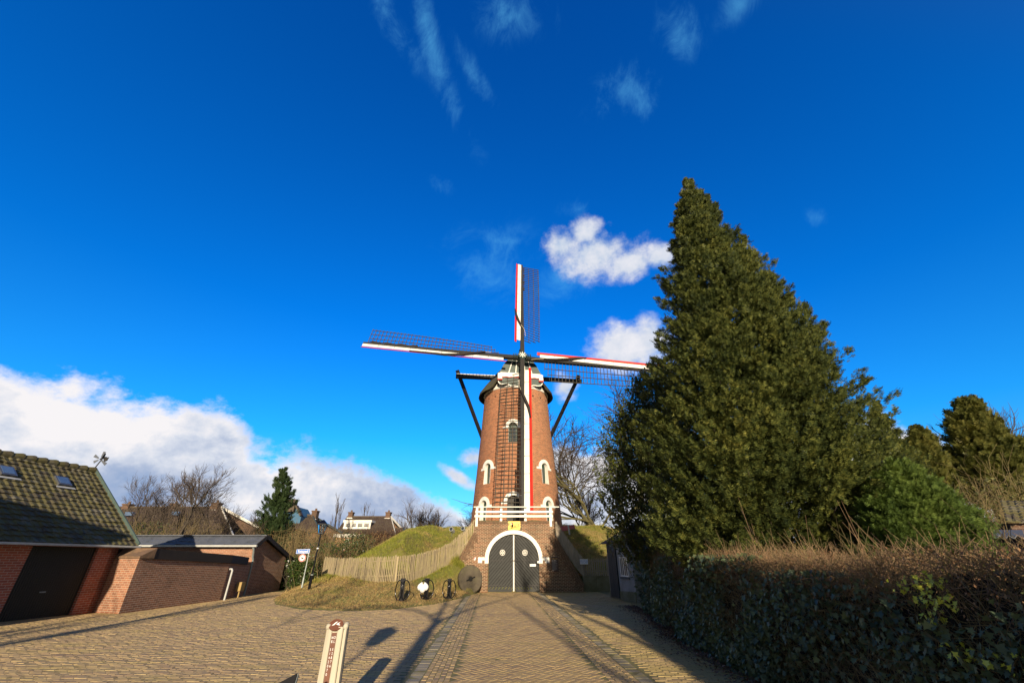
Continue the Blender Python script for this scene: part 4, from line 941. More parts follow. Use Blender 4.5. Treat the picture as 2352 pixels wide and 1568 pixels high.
# ------------------------------------------------------------------ paling fences
def paling(name, label, pts, hgt, matl, post_every=12, gap=0.115, wd=0.055, posts=True):
    """pts: (x,y,z_ground) polyline; pointed laths on two rails, posts behind"""
    P_ = [Vector(p) for p in pts]; L = [0]
    for a, b_ in zip(P_[:-1], P_[1:]): L.append(L[-1]+(b_-a).length)
    root = thing(name, label, 'fence', tuple(P_[0])); tot = L[-1]; nseg = max(1, round(tot/(gap*post_every)))
    def pt(t):
        t = min(max(t, 0), tot-1e-4)
        for i in range(len(L)-1):
            if t <= L[i+1]:
                k = (t-L[i])/(L[i+1]-L[i]); return P_[i].lerp(P_[i+1], k), (P_[i+1]-P_[i]).normalized()
    for sgi in range(nseg):
        m = MB(); t = tot*sgi/nseg; t1 = tot*(sgi+1)/nseg; 
        while t < t1-0.02:
            p, d = pt(t); dh = Vector((d.x, d.y, 0)).normalized(); nn = Vector((dh.y, -dh.x, 0)); h_ = hgt*random.uniform(0.965, 1.02); lean = random.gauss(0, 0.012); w_ = wd*random.uniform(0.85, 1.15)
            up = (Vector((0, 0, 1))+dh*lean+nn*random.gauss(0, 0.01)).normalized(); b0 = p-Vector((0, 0, 0.05))
            q = [(-w_/2, 0), (w_/2, 0), (w_/2, h_-0.05), (w_*0.12, h_+0.02), (-w_*0.12, h_+0.02), (-w_/2, h_-0.05)]
            m.prism(q, b0, dh, up, nn, 0.022); t += gap*random.uniform(0.9, 1.1)
        m.build('palings', matl, root)
        for zf in (0.28, 0.80):
            k = 4; r = MB()
            for i in range(k):
                a, _ = pt(tot*sgi/nseg+(t1-tot*sgi/nseg)*i/k); b_, _ = pt(tot*sgi/nseg+(t1-tot*sgi/nseg)*(i+1)/k); _, d = pt(t1-0.01); nn = Vector((d.y, -d.x, 0)).normalized()*-0.03
                r.beam(a+Vector((0, 0, hgt*zf))+nn, b_+Vector((0, 0, hgt*zf))+nn, 0.025, 0.04)
            r.build('rail', matl, root)
    for sgi in range(nseg+1):
        p, d = pt(tot*sgi/nseg); nn = Vector((d.y, -d.x, 0)).normalized()*-0.09; MB().box(p.x+nn.x-0.045, p.x+nn.x+0.045, p.y+nn.y-0.045, p.y+nn.y+0.045, p.z-0.3, p.z+hgt*0.93).build('post', matl, root)
    return root
paling('picket_fence', 'long weathered chestnut picket fence curving up the mound left of the gatehouse', LF, 1.20, M_picket, 11, 0.112, 0.050)
RF = [gp(1279, 1237, 27.35), gp(1300, 1268, 27.3), gp(1322, 1300, 27.3), gp(1343, 1325, 27.4)]
paling('picket_fence', 'grey picket fence stepping down the slope right of the gatehouse', RF, 1.02, M_picketgrey, 10, 0.105, 0.062)
RW = [gp(1344, 1323, 27.45), gp(1398, 1323, 27.45)]
paling('picket_fence', 'short level grey picket fence on the mossy concrete wall', RW, 0.98, M_picketgrey, 14, 0.115, 0.062)
a = at(1338, 1323, 27.4); b_ = at(1400, 1323, 27.4)
rw = MB().box(a.x, a.x+0.78, 27.4, 27.6, -0.05, a.z); rw.box(a.x+0.795, b_.x+0.6, 27.403, 27.6, -0.05, a.z).box(a.x-0.02, b_.x+0.6, 27.37, 27.62, a.z+0.001, a.z+0.03)
tag(rw.build('retaining_wall', M_mossconc), 'low mossy concrete retaining wall under the level grey picket fence', 'wall')
p0 = at(1331.5, 1283.5, 27.3); p1 = at(1350.5, 1295, 27.3)
sg = tag(MB().box(p0.x, p1.x, 27.27, 27.29, p1.z, p0.z).build('warning_sign', M_signwhite), 'small white sign with two lines of dark text on the grey picket fence', 'sign')
text('GEEN FIETSEN', 0.085, M_blue, ((p0.x+p1.x)/2, 27.265, p0.z-0.085), EX, EZ, sg, bold=0.002, sx=0.86)
text('VOOR UITRIT', 0.085, M_blue, ((p0.x+p1.x)/2, 27.265, p1.z+0.075), EX, EZ, sg, bold=0.002, sx=0.86)

# ------------------------------------------------------------------ street lamp, sign post, bollard, lectern
def make_lamp(h=3.33, s=1.0):
    t = thing('street_lamp', 'lamp', 'street lamp', (0, 0, 0))
    MB().tube([(0, 0, -0.05), (0, 0, 0.95), (0, 0, 0.97), (0, 0, h-0.62*s)], [0.062, 0.062, 0.042, 0.030], 12).build('pole', M_blackgloss, t, False)
    MB().tube([(0, 0, 0.96), (0, 0, 1.0)], 0.068, 12).build('collar', M_galv, t)
    MB().tube([(0, 0, 2.05), (0, 0, 2.10)], 0.048, 10).build('band', M_signwhite, t)
    zb, zt = h-0.62*s, h-0.20*s; rb_, rt = 0.13*s, 0.235*s
    def cr(r, z): return [Vector((r*a, r*b_, z)) for a, b_ in ((-1, -1), (1, -1), (1, 1), (-1, 1))]
    B, T = cr(rb_*0.8, zb), cr(rt*0.8, zt)
    fr = MB()
    for k in range(4):
        fr.beam(B[k], T[k], 0.022*s, 0.022*s); fr.beam(B[k], B[(k+1) % 4], 0.025*s, 0.03*s); fr.beam(T[k], T[(k+1) % 4], 0.025*s, 0.03*s)
    fr.lathe([(0.05*s, zb-0.05*s), (0.12*s, zb-0.012), (0.12*s, zb+0.012)], 12)
    lan = fr.build('lantern', M_blackgloss, t)
    gm = MATS.get('lampglass')
    if not gm:
        gm, tt, bb, oo = newmat('lantern_glass'); bb.inputs['Transmission Weight'].default_value = 1.0; bb.inputs['Roughness'].default_value = 0.03; bb.inputs['IOR'].default_value = 1.02; bb.inputs['Base Color'].default_value = (0.92, 0.94, 0.95, 1); MATS['lampglass'] = gm
    g = MB().add(B+T, [(k, (k+1) % 4, 4+(k+1) % 4, 4+k) for k in range(4)]); g.build('glass', gm, lan)
    MB().add(cr(rt*0.98, zt+0.016)+cr(0.03*s, zt+0.19*s)+cr(rt*0.9, zt+0.006), [(0, 1, 5, 4), (1, 2, 6, 5), (2, 3, 7, 6), (3, 0, 4, 7), (4, 5, 6, 7), (8, 9, 1, 0), (9, 10, 2, 1), (10, 11, 3, 2), (11, 8, 0, 3), (11, 10, 9, 8)]).build('hood', M_blackgloss, lan)
    MB().tube([(0, 0, zb+0.02), (0, 0, zb+0.10*s), (0, 0, zb+0.12*s), (0, 0, zt-0.05)], [0.03*s, 0.03*s, 0.045*s, 0.05*s], 10).build('bulb', M_pvc, lan)
    return t
lp_ = make_lamp(); g = gnd(695, 1380); lp_.location = (g.x, g.y+0.4, 0.03); lp_['label'] = 'black lantern street lamp on the grass bank beside the blue sign post'; lp_['group'] = 'street lamps'
lp_.rotation_euler = (0, R(1.0), R(12))
l2 = make_lamp(4.85, 1.15); l2.location = (-1.62, -5.1, 0); l2['label'] = 'taller black lantern street lamp behind the viewpoint'; l2['group'] = 'street lamps'; l2.rotation_euler = (0, 0, R(20))
g = gnd(681, 1376); g.y += 0.3
spt = thing('sign_post', 'grey sign post with a blue street name plate and round dog sign', 'sign post', (g.x, g.y, 0))
MB().tube([(g.x, g.y, -0.05), (g.x, g.y, 0.88), (g.x, g.y, 0.90), (g.x, g.y, 2.02)], [0.045, 0.045, 0.028, 0.026], 12).build('pole', M_galv, spt)
FY = g.y-0.05; ex = Vector((0.98, 0.10, 0.03)).normalized(); ez_ = Vector((-0.03, 0, 1)).normalized(); ey_ = ex.cross(ez_)*-1
pc = at(696, 1265.5, FY)
def plate(m, C_, w_, h_, d, o_=0.0): return m.prism([(-w_/2, -h_/2), (w_/2, -h_/2), (w_/2, h_/2), (-w_/2, h_/2)], C_-ex.cross(ez_)*-o_*1.0, ex, ez_, ex.cross(ez_)*-1, d)
NV = ex.cross(ez_)
if NV.y > 0: NV = -NV                     # towards the viewer
def slab(w_, h_, z0, z1, C_): return MB().prism([(-w_/2, -h_/2), (w_/2, -h_/2), (w_/2, h_/2), (-w_/2, h_/2)], C_+NV*z0, ex, ez_, NV, z1-z0)
np_ = slab(0.64, 0.20, -0.02, 0.0, pc).build('name_plate', M_blue, spt)
m = MB()
for (cx, cz, w_, h_) in ((0, 0.085, 0.61, 0.012), (0, -0.085, 0.61, 0.012), (-0.30, 0, 0.012, 0.18), (0.30, 0, 0.012, 0.18)):
    m.prism([(cx-w_/2, cz-h_/2), (cx+w_/2, cz-h_/2), (cx+w_/2, cz+h_/2), (cx-w_/2, cz+h_/2)], pc+NV*0.001, ex, ez_, NV, 0.004)
m.build('white_border', M_signwhite, np_)
text('fietspad', 0.155, M_signwhite, pc+NV*0.003-ez_*0.0, ex, ez_, np_, bold=0.0012, sx=1.0)
rc = at(694.5, 1280.5, FY-0.02)
def disc(r, z0, z1, C_, n=28): return MB().prism([(r*math.cos(2*math.pi*i/n), r*math.sin(2*math.pi*i/n)) for i in range(n)], C_+NV*z0, ex, ez_, NV, z1-z0)
ds = disc(0.165, 0, 0.015, rc).build('round_sign', M_red, spt)
disc(0.158, 0.015, 0.017, rc).build('outer_rim', M_signwhite, ds); disc(0.150, 0.0175, 0.019, rc).build('red_ring', M_red, ds); disc(0.118, 0.0195, 0.021, rc).build('white_field', M_signwhite, ds)
dog = [(-0.075, 0.045), (-0.05, 0.055), (-0.045, 0.03), (-0.01, 0.018), (0.035, 0.012), (0.055, -0.005), (0.085, 0.012), (0.075, -0.02), (0.05, -0.035), (0.045, -0.06), (0.015, -0.06), (0.02, -0.04), (0.0, -0.032), (-0.015, -0.06), (-0.035, -0.06), (-0.03, -0.02), (-0.045, 0.0), (-0.07, 0.015)]
MB().prism(dog[::-1], rc+NV*0.0215, ex, ez_, NV, 0.003).build('dog_silhouette', M_ink, ds)
# concrete bollard with rust-coloured plate near the viewpoint
g = Vector((-1.985, 5.66, 0)); bt = 0.94
bl = thing('bollard', 'tall ribbed concrete bollard with a rust coloured number strip', 'bollard', (g.x, g.y, 0))
ax = Vector((0.985, 0.17, 0)); ay = Vector((-0.17, 0.985, 0)); FN = -ay
sec = [(-0.125, 0.02), (-0.115, -0.06), (-0.085, -0.075), (-0.05, -0.075), (-0.042, -0.060), (0.012, -0.060), (0.02, -0.082), (0.03, -0.088), (0.075, -0.088), (0.085, -0.080), (0.088, -0.045), (0.100, -0.045), (0.105, -0.082), (0.125, -0.075), (0.135, -0.02), (0.13, 0.08), (0.05, 0.115), (-0.05, 0.115), (-0.12, 0.08)]
def bsec(z, k=1.0, s=1.0): return [g+ax*u*s+ay*v*s+Vector((0, 0, z+(0.02*abs(math.sin(i*1.7)) if k > 1 else 0))) for i, (u, v) in enumerate(sec)]
vs = []; zs_ = [0, 0.3, 0.6, bt-0.07, bt-0.03, bt]; scl = [1.0, 0.96, 0.92, 0.90, 0.90, 0.84]
for z, s in zip(zs_, scl): vs += bsec(z, 1, s)
k = len(sec); fs = [(i*k+j, i*k+(j+1) % k, (i+1)*k+(j+1) % k, (i+1)*k+j) for i in range(len(zs_)-1) for j in range(k)]+[tuple((len(zs_)-1)*k+j for j in range(k))]
MB().add(vs, fs).build('body', M_concrete, bl)
m = MB()
for (u, v) in ((-0.09, -0.04), (0.095, -0.04), (0.085, 0.06), (-0.08, 0.07), (0.02, 0.085)): m.lathe([(0.03, 0), (0.03, 0.03), (0.02, 0.048), (0.0, 0.052)], 10, g+ax*u+ay*v+Vector((0, 0, bt-0.022)))
m.build('top_knobs', M_concrete, bl, True)
tn = (FN*0.80+Vector((0, 0, 0.62))).normalized(); tu = ax; tv = tn.cross(tu)
tc_ = g+FN*0.045+Vector((0, 0, bt+0.012))-ax*0.012
tp = MB().prism([(0.078*math.cos(2*math.pi*i/28), 0.062*math.sin(2*math.pi*i/28)) for i in range(28)], tc_, tu, tv, tn, 0.012).build('round_plate', M_rust, bl)
e = MB().prism([(-0.045, -0.012), (-0.005, 0.030), (0.012, 0.032), (-0.018, -0.004)], tc_+tn*0.0125, tu, tv, tn, 0.002); e.prism([(0.0, 0.004), (0.040, 0.030), (0.028, 0.008), (0.048, -0.010), (0.018, -0.004)], tc_+tn*0.0125, tu, tv, tn, 0.002); e.build('heron_mark', M_signwhite, tp)
s0 = g+FN*(0.062)+ax*(-0.0145)
def strip_pt(z): return Vector((0, 0, z))+g+ax*(-0.0145*(1-0.10*z))+FN*(0.0605*(1-0.085*z/0.9)+0.003)
m = MB(); zA, zB = bt-0.055, 0.42
A_, B_ = strip_pt(zA), strip_pt(zB)
m.add([A_-ax*0.026, A_+ax*0.026, B_+ax*0.026, B_-ax*0.026, A_-ax*0.026+FN*0.004, A_+ax*0.026+FN*0.004, B_+ax*0.026+FN*0.004, B_-ax*0.026+FN*0.004], [(4, 7, 6, 5), (0, 1, 2, 3), (0, 4, 5, 1), (1, 5, 6, 2), (2, 6, 7, 3), (3, 7, 4, 0)])
stp = m.build('number_strip', M_rust, bl)
for i, (l, r_) in enumerate((('N', 'O'), ('B', 'L'), ('', ''), ('5', '5'), ('1', '2'), ('4', '8'), ('2', '7'), ('0', '6'), ('7', ''), ('0', ''))):
    if not l: continue
    z = bt-0.10-i*0.036; P_ = strip_pt(z)+FN*0.006
    text(l, 0.034, M_signwhite, P_-ax*0.012, ax, (0, 0, 1), stp, sx=0.8)
    if r_: text(r_, 0.034, M_signwhite, P_+ax*0.012, ax, (0, 0, 1), stp, sx=0.8)
# slanted black lectern board whose corner enters the frame
c_ = at(683, 1551, 4.6)
lt = thing('lectern_board', 'black slanted information board on a post near the bollard', 'information board', (c_.x-0.25, c_.y, 0))
e1 = Vector((-0.72, -0.50, -0.34)).normalized(); e2 = Vector((0.20, -0.75, -0.62)).normalized(); en = e1.cross(e2).normalized()
if en.z < 0: en = -en
MB().prism([(0, 0), (0.62, 0), (0.62, 0.42), (0, 0.42)], c_, e1, e2, en, 0.03).build('board', M_black, lt)
MB().prism([(-0.012, -0.0), (-0.004, -0.0), (-0.004, 0.42), (-0.012, 0.42)], c_-en*0.01, e1, e2, en, 0.03).build('metal_edge', M_galv, lt)
q = c_+e1*0.3+e2*0.2; MB().tube([(q.x, q.y, 0), (q.x, q.y, q.z)], 0.03, 8).build('post', M_black, lt)

# ------------------------------------------------------------------ tiled roofs
def tiled_slope(A, B, C_, D_, course, tile, amp, lift, nper=6):
    """A-B eave (left to right), D-C ridge above; returns MB of wavy overlapping courses"""
    A, B, C_, D_ = map(Vector, (A, B, C_, D_)); m = MB(); Lr = ((D_-A).length+(C_-B).length)/2; n = max(1, round(Lr/course))
    nn = (B-A).cross(D_-A).normalized()
    if nn.z < 0: nn = -nn
    for i in range(n):
        t0 = i/n; t1 = min(1.0, (i+1.12)/n); a0, b0 = A.lerp(D_, t0), B.lerp(C_, t0); a1, b1 = A.lerp(D_, t1), B.lerp(C_, t1)
        w_ = (b0-a0).length; nt_ = max(2, int(w_/tile)); k = nt_*nper; vs = []
        jit = [random.gauss(0, 0.008) for _ in range(nt_+1)]; jl = [random.gauss(0, 0.016) for _ in range(nt_+1)]
        for j in range(k+1):
            u = j/k; ph = (u*nt_) % 1.0; wv = amp*(math.sin(2*math.pi*ph)+0.35*math.sin(4*math.pi*ph)); q = jit[int(u*nt_)]
            dn = (a0-a1).normalized()*jl[int(u*nt_)]
            p0 = a0.lerp(b0, u)+nn*(lift+wv+q)+dn; p1 = a1.lerp(b1, u)+nn*(wv*0.8+0.0)
            vs += [p0-nn*lift*0.9, p0, p1]
        m.add(vs, [(3*j, 3*j+3, 3*j+4, 3*j+1) for j in range(k)]+[(3*j+1, 3*j+4, 3*j+5, 3*j+2) for j in range(k)])
    return m
# garage in the left foreground
O_ = Vector((-14.42, 16.9, 0)); dN = Vector((-0.148, -0.989, 0)); dI = Vector((-0.989, 0.148, 0))     # along the wall towards us, into the building
def gl(s, p, z): return O_+dN*s+dI*p+Vector((0, 0, z))
gar = thing('garage', 'long low brick garage with mossy tiled roof and dark ribbed door', 'garage', tuple(gl(5, 3.2, 0)))
LG = 15.0; RP, RZ, EZ_ = 3.05, 4.86, 2.12
DS0, DS1 = 0.72, 2.72
m = MB(); E2 = Vector((0, 0, 1))
m.prism([(-0.0, -0.05), (DS0, -0.05), (DS0, 2.0), (0, 2.0)], gl(0, 0, 0), dN, E2, dI, 0.22)
m.prism([(DS1, -0.05), (LG, -0.05), (LG, 2.0), (DS1, 2.0)], gl(0, 0, 0), dN, E2, dI, 0.22)
m.prism([(0, 2.001), (LG, 2.001), (LG, 2.10), (0, 2.10)], gl(0, 0, 0), dN, E2, dI, 0.22)
m.prism([(0.0, -0.05), (2*RP, -0.05), (2*RP, 2.10), (RP, 2.10+2.45), (0.0, 2.10)], gl(0.0, 0, 0)+dN*0.0, dI, E2, dN, 0.22)
m.prism([(0.0, -0.05), (2*RP, -0.05), (2*RP, 2.10), (RP, 2.10+2.45), (0.0, 2.10)], gl(LG-0.22, 0, 0), dI, E2, dN, 0.22)
m.prism([(-0.0, -0.05), (LG, -0.05), (LG, 2.10), (0, 2.10)], gl(0, 2*RP-0.22, 0), dN, E2, dI, 0.22)
m.build('wall', M_garagebrick, gar)
MB().prism([(0, -0.05), (0.16, -0.05), (0.16, 1.99), (0, 1.99)], gl(0.0, -0.003, 0), dN, E2, dI, 0.004).build('rain_stain_strip', M_garagebrick, gar) if False else None
dr = MB().prism([(DS0+0.01, 0.0), (DS1-0.01, 0.0), (DS1-0.01, 1.99), (DS0+0.01, 1.99)], gl(0, 0.10, 0), dN, E2, dI, 0.04).build('garage_door', mat('ribbed_dark_door', (0.018, 0.018, 0.012), (0.012, 0.012, 0.009), 5, 0.55, 0.1), gar)
m = MB(); s = DS0+0.03
while s < DS1-0.05: m.prism([(s, 0.02), (s+0.035, 0.02), (s+0.035, 1.98), (s, 1.98)], gl(0, 0.082, 0), dN, E2, dI, 0.02); s += 0.07
m.build('ribs', mat('rib_dark', (0.022, 0.021, 0.014), None, 5, 0.5), dr)
h_ = gl(1.75, 0.05, 0.72); MB().beam(h_, h_+dN*0.16, 0.03, 0.035).beam(h_+dN*0.02, h_+dN*0.02+dI*0.05, 0.02, 0.02).build('handle', M_galv, dr)
oh = 0.40
A = gl(LG, -oh, EZ_-0.05); B = gl(-0.30, -oh, EZ_-0.05); Cc = gl(-0.30, RP, RZ); Dd = gl(LG, RP, RZ)
MB().add([A-E2*0.06, B-E2*0.06, Cc-E2*0.06, Dd-E2*0.06, gl(-0.3, 2*RP+oh, EZ_-0.11), gl(LG, 2*RP+oh, EZ_-0.11)], [(0, 1, 2, 3), (3, 2, 4, 5)]).build('roof_deck', M_fascia, gar)
tiled_slope(A, B, Cc, Dd, 0.245, 0.225, 0.013, 0.040, 7).build('roof_tiles', M_mossroof, gar)
tiled_slope(gl(-0.30, 2*RP+oh, EZ_-0.05), gl(LG, 2*RP+oh, EZ_-0.05), Dd, Cc, 0.245, 0.225, 0.020, 0.042, 4).build('rear_roof_tiles', M_mossroof, gar)
m = MB(); s = -0.30
while s < LG:
    a = gl(s, RP, RZ+0.0); b_ = gl(s+0.40, RP, RZ+0.0); m.tube([a+E2*0.035, a+dN*0.05+E2*0.045, b_-dN*0.03+E2*0.01], [0.125, 0.125, 0.105], 10); s += 0.36
m.build('ridge_tiles', M_mossroof, gar)
m = MB(); m.beam(B+dN*-0.02+E2*0.03, Cc+dN*-0.02+E2*0.05, 0.05, 0.17); m.build('verge_board', mat('green_verge', (0.075, 0.115, 0.105), (0.05, 0.075, 0.065), 3, 0.6), gar)
MB().beam(Cc-dN*0.02+E2*0.05, gl(-0.32, 2*RP+oh, EZ_), 0.05, 0.17).build('verge_board', M_fascia, gar)
gt = MB(); gt.beam(gl(LG, -oh-0.05, EZ_-0.10), gl(-0.36, -oh-0.05, EZ_-0.10), 0.11, 0.035).beam(gl(LG, -oh-0.11, EZ_-0.075), gl(-0.36, -oh-0.11, EZ_-0.075), 0.018, 0.05)
gt.build('gutter', M_pvc, gar)
MB().prism([(0, 2.101), (LG, 2.101), (LG, 2.13), (0, 2.13)], gl(0, -oh+0.02, -0.09), dN, E2, dI, 0.42).build('soffit', M_fascia, gar)
# roof lights
for (px, py, lab) in ((141, 1108, 0), (12, 1085, 1)):
    r = ray(px, py); nn = (B-A).cross(Dd-A).normalized(); o0 = Vector((0, 0, CAMZ)); t = (A-o0).dot(nn)/r.dot(nn); P_ = o0+r*t
    us_ = (Dd-A).normalized(); al = (B-A).normalized()
    if nn.z < 0: nn = -nn
    f = MB().prism([(-0.22, -0.24), (0.22, -0.24), (0.22, 0.24), (-0.22, 0.24)], P_+nn*0.03, al, us_, nn, 0.07).build('roof_window', M_steel, gar)
    gm2 = MATS.get('skyglass') or mat('roof_window_glass', (0.10, 0.16, 0.26), (0.06, 0.10, 0.18), 3, 0.12, 0.0, spec=1.0); MATS['skyglass'] = gm2
    MB().prism([(-0.17, -0.18), (0.17, -0.18), (0.17, 0.19), (-0.17, 0.19)], P_+nn*0.102, al, us_, nn, 0.008).build('pane', gm2, f)
    MB().prism([(-0.33, -0.40), (0.33, -0.40), (0.30, -0.31), (-0.30, -0.31)], P_+nn*0.055, al, us_, nn, 0.008).build('lead_flashing', M_pvc, f)
# weathervane
vb = gl(-0.25, RP, RZ+0.05)
wv_ = thing('weather_vane', 'dark wind toy with propeller blades on the ridge end of the garage', 'weather vane', tuple(vb))
vt = vb+Vector((0.12, 0, 0.62)); vt = at(236, 1052, vb.y); 
MB().tube([vb, vt], 0.022, 6).build('rod', M_black, wv_)
hubp = at(230, 1054, vb.y-0.1); bd = MB()
bd.tube([at(229, 1055, vb.y), at(236, 1051, vb.y), at(246, 1049, vb.y)], [0.02, 0.045, 0.012], 6); bd.prism([(0, 0), (0.22, 0.05), (0.20, -0.10), (0.10, -0.14)], at(237, 1052, vb.y), EX, EZ, (0, 1, 0), 0.02)
bd.tube([at(237, 1052, vb.y), at(239, 1045, vb.y), at(243, 1041, vb.y)], [0.02, 0.05, 0.015], 6)
bd.build('body', M_black, wv_)
for (px, py) in ((217, 1046), (215, 1061), (243, 1066), (241, 1037)):
    e_ = at(px, py, vb.y-0.12); d = (e_-hubp); mm = MB().beam(hubp+d*0.25, e_, 0.05, 0.01, up=(0, 1, 0), w1=0.12); mm.build('blade', M_steel, wv_)
# low wall with fascia next to the garage
lw = thing('lean_to', 'low brick lean-to with dark fascia board between garage and slate shed', 'lean-to', (-13.3, 19, 0))
c0 = Vector((-14.40, 16.86, 0)); c1 = Vector((-13.22, 16.5, 0)); c2 = Vector((-13.16, 21.8, 0)); c3 = Vector((-13.85, 24.85, 0)); c4 = Vector((-14.6, 24.85, 0)); c5 = Vector((-14.45, 17.1, 0))
def hz(p): return 1.66-0.035*(p.y-16.5)
loop = [c0, c1, c2, c3, c4, c5]
vs = [Vector((p.x, p.y, -0.05)) for p in loop]+[Vector((p.x, p.y, hz(p))) for p in loop]; n = len(loop)
MB().add(vs, [(i, (i+1) % n, n+(i+1) % n, n+i) for i in range(n)]+[tuple(range(n, 2*n))]).build('wall', M_shedbrick, lw)
def off(p, e): return Vector((p.x+e, p.y-0.02, 0))
m = MB()
L2 = [Vector((-13.14, 17.05, 0)), Vector((-13.10, 21.8, 0)), Vector((-13.62, 24.1, 0)), Vector((-14.6, 24.1, 0)), Vector((-14.6, 17.1, 0))]
vs = [Vector((p.x, p.y, hz(p)+0.002)) for p in L2]+[Vector((p.x, p.y, hz(p)+0.34)) for p in L2]; k = len(L2)
m.add(vs, [(i, (i+1) % k, k+(i+1) % k, k+i) for i in range(k)]+[tuple(range(k, 2*k)), tuple(reversed(range(k)))]); m.build('fascia', M_fascia, lw)
Ls = [Vector((-14.35, 16.80, 0)), Vector((-13.17, 16.44, 0)), Vector((-13.12, 17.04, 0)), Vector((-14.35, 17.04, 0))]
zt_ = [1.99, 1.99, 2.0, 2.0]; vs = [Vector((p.x, p.y, 1.662)) for p in Ls]+[Vector((p.x, p.y, z+(0.0 if i > 1 else -0.26))) for i, (p, z) in enumerate(zip(Ls, zt_))]
MB().add(vs, [(0, 1, 5, 4), (1, 2, 6, 5), (2, 3, 7, 6), (3, 0, 4, 7), (4, 5, 6, 7), (3, 2, 1, 0)]).build('sloping_cap', M_coping, lw)
pb = gnd(512, 1375); pb = Vector((-13.10, 21.9, 0)); MB().tube([pb+Vector((0.09, -0.0, 0)), pb+Vector((0.09, 0, 1.18)), pb+Vector((0.05, 0, 1.24)), pb+Vector((-0.05, 0, 1.24))], 0.042, 10).build('vent_pipe', M_pvc, lw)
mb = at(548, 1349, 23.6); tag(MB().box(-0.12, 0.12, -0.16, 0.16, 0.28, 0.66, Matrix.Translation((-13.28, 23.4, 0))).box(-0.03, 0.03, -0.03, 0.03, -0.02, 0.279, Matrix.Translation((-13.28, 23.4, 0))).build('meter_box', mat('tan_box', (0.40, 0.28, 0.11), None, 4, 0.5)), 'small tan utility box on a post against the lean-to wall', 'meter box')
# shed with the blue-grey slate roof
sd2 = thing('slate_shed', 'brick shed with blue-grey slate roof and galvanised gutter', 'shed', (-17, 26.8, 0))
x0, x1, y0, y1 = -24.0, -13.9, 24.9, 28.6
def gable(x): return [Vector((x, y0, -0.05)), Vector((x, y1, -0.05)), Vector((x, y1, 1.72)), Vector((x, 25.45, 2.68)), Vector((x, y0, 2.32))]
a, b_ = gable(x0), gable(x1); MB().add(a+b_, [tuple(range(5)), (9, 8, 7, 6, 5)]+[(i, i+5, (i+1) % 5+5, (i+1) % 5) for i in range(5)]).build('wall', M_shedbrick, sd2)
xr_ = x1+0.22
tiled_slope((x0, 24.65, 2.33), (xr_, 24.65, 2.33), (xr_, 25.45, 2.80), (x0, 25.45, 2.80), 0.30, 0.36, 0.012, 0.02, 6).build('roof_tiles', M_slate, sd2)
tiled_slope((xr_, 28.95, 1.72), (x0, 28.95, 1.72), (x0, 25.45, 2.79), (xr_, 25.45, 2.79), 0.33, 0.36, 0.012, 0.02, 4).build('rear_roof_tiles', M_slate, sd2)
MB().beam((x0, 25.45, 2.83), (xr_, 25.45, 2.83), 0.26, 0.05).build('ridge_cap', M_slate, sd2)
m = MB(); m.beam((xr_+0.01, 24.62, 2.28), (xr_+0.01, 25.45, 2.76), 0.05, 0.20); m.beam((xr_+0.01, 25.45, 2.76), (xr_+0.01, 28.98, 1.66), 0.05, 0.20); m.build('verge_board', M_fascia, sd2)
MB().beam((x0, 24.56, 2.28), (xr_+0.04, 24.56, 2.28), 0.13, 0.09).build('gutter', M_pvc, sd2)
MB().tube([(-13.86, 24.60, 2.22), (-13.82, 24.66, 2.10), (-13.84, 24.80, 1.75), (-13.82, 24.86, 1.6), (-13.82, 24.86, 0.25), (-13.80, 24.80, 0.0)], 0.048, 10).build('downpipe', M_galv, sd2)
MB().tube([(-13.86, 28.9, 1.6), (-13.86, 28.85, 1.25)], 0.05, 8).build('rear_downpipe', M_pvc, sd2)
# small shed on the right
rs = thing('whitewashed_shed', 'small greyed whitewashed shed with dark double door under the holly', 'shed', (5.6, 22.2, 0))
p0 = Vector((4.82, 23.5, 0)); p1 = Vector((5.26, 20.4, 0)); d = (p1-p0).normalized(); nn = Vector((-d.y, d.x, 0))*-1
if nn.x < 0: nn = -nn
Lw = (p1-p0).length
m = MB(); m.prism([(0, -0.05), (Lw, -0.05), (Lw, 2.35), (0, 2.35)], p0, d, E2, nn, 2.6); m.build('wall', M_plaster, rs)
MB().prism([(-0.01, -0.04), (Lw, -0.04), (Lw, 0.42), (-0.01, 0.30)], p0-nn*0.03, d, E2, nn, 0.029).build('plinth', M_mossconc, rs)
for k in range(2):
    MB().prism([(0.22+0.56*k, 0.06), (0.76+0.56*k, 0.06), (0.76+0.56*k, 2.28), (0.22+0.56*k, 2.28)], p0-nn*0.06, d, E2, nn, 0.055).build('door_leaf', M_bluegreydark, rs)
wf = MB(); 
for (u0, u1, z0, z1) in ((1.70, 1.75, 0.95, 1.75), (2.55, 2.60, 0.95, 1.75), (1.751, 2.549, 0.95, 1.0), (1.751, 2.549, 1.70, 1.75), (2.12, 2.16, 1.001, 1.699), (1.92, 1.94, 1.001, 1.699), (2.34, 2.36, 1.001, 1.699)): wf.prism([(u0, z0), (u1, z0), (u1, z1), (u0, z1)], p0-nn*0.04, d, E2, nn, 0.05)
wf_ = wf.build('window', M_white, rs); MB().prism([(1.71, 0.96), (2.59, 0.96), (2.59, 1.74), (1.71, 1.74)], p0-nn*0.012, d, E2, nn, 0.01).build('pane', M_glass, wf_)
MB().prism([(1.64, 0.86), (2.66, 0.86), (2.66, 0.93), (1.64, 0.93)], p0-nn*0.07, d, E2, nn, 0.069).build('window_sill', M_bluegrey, rs)
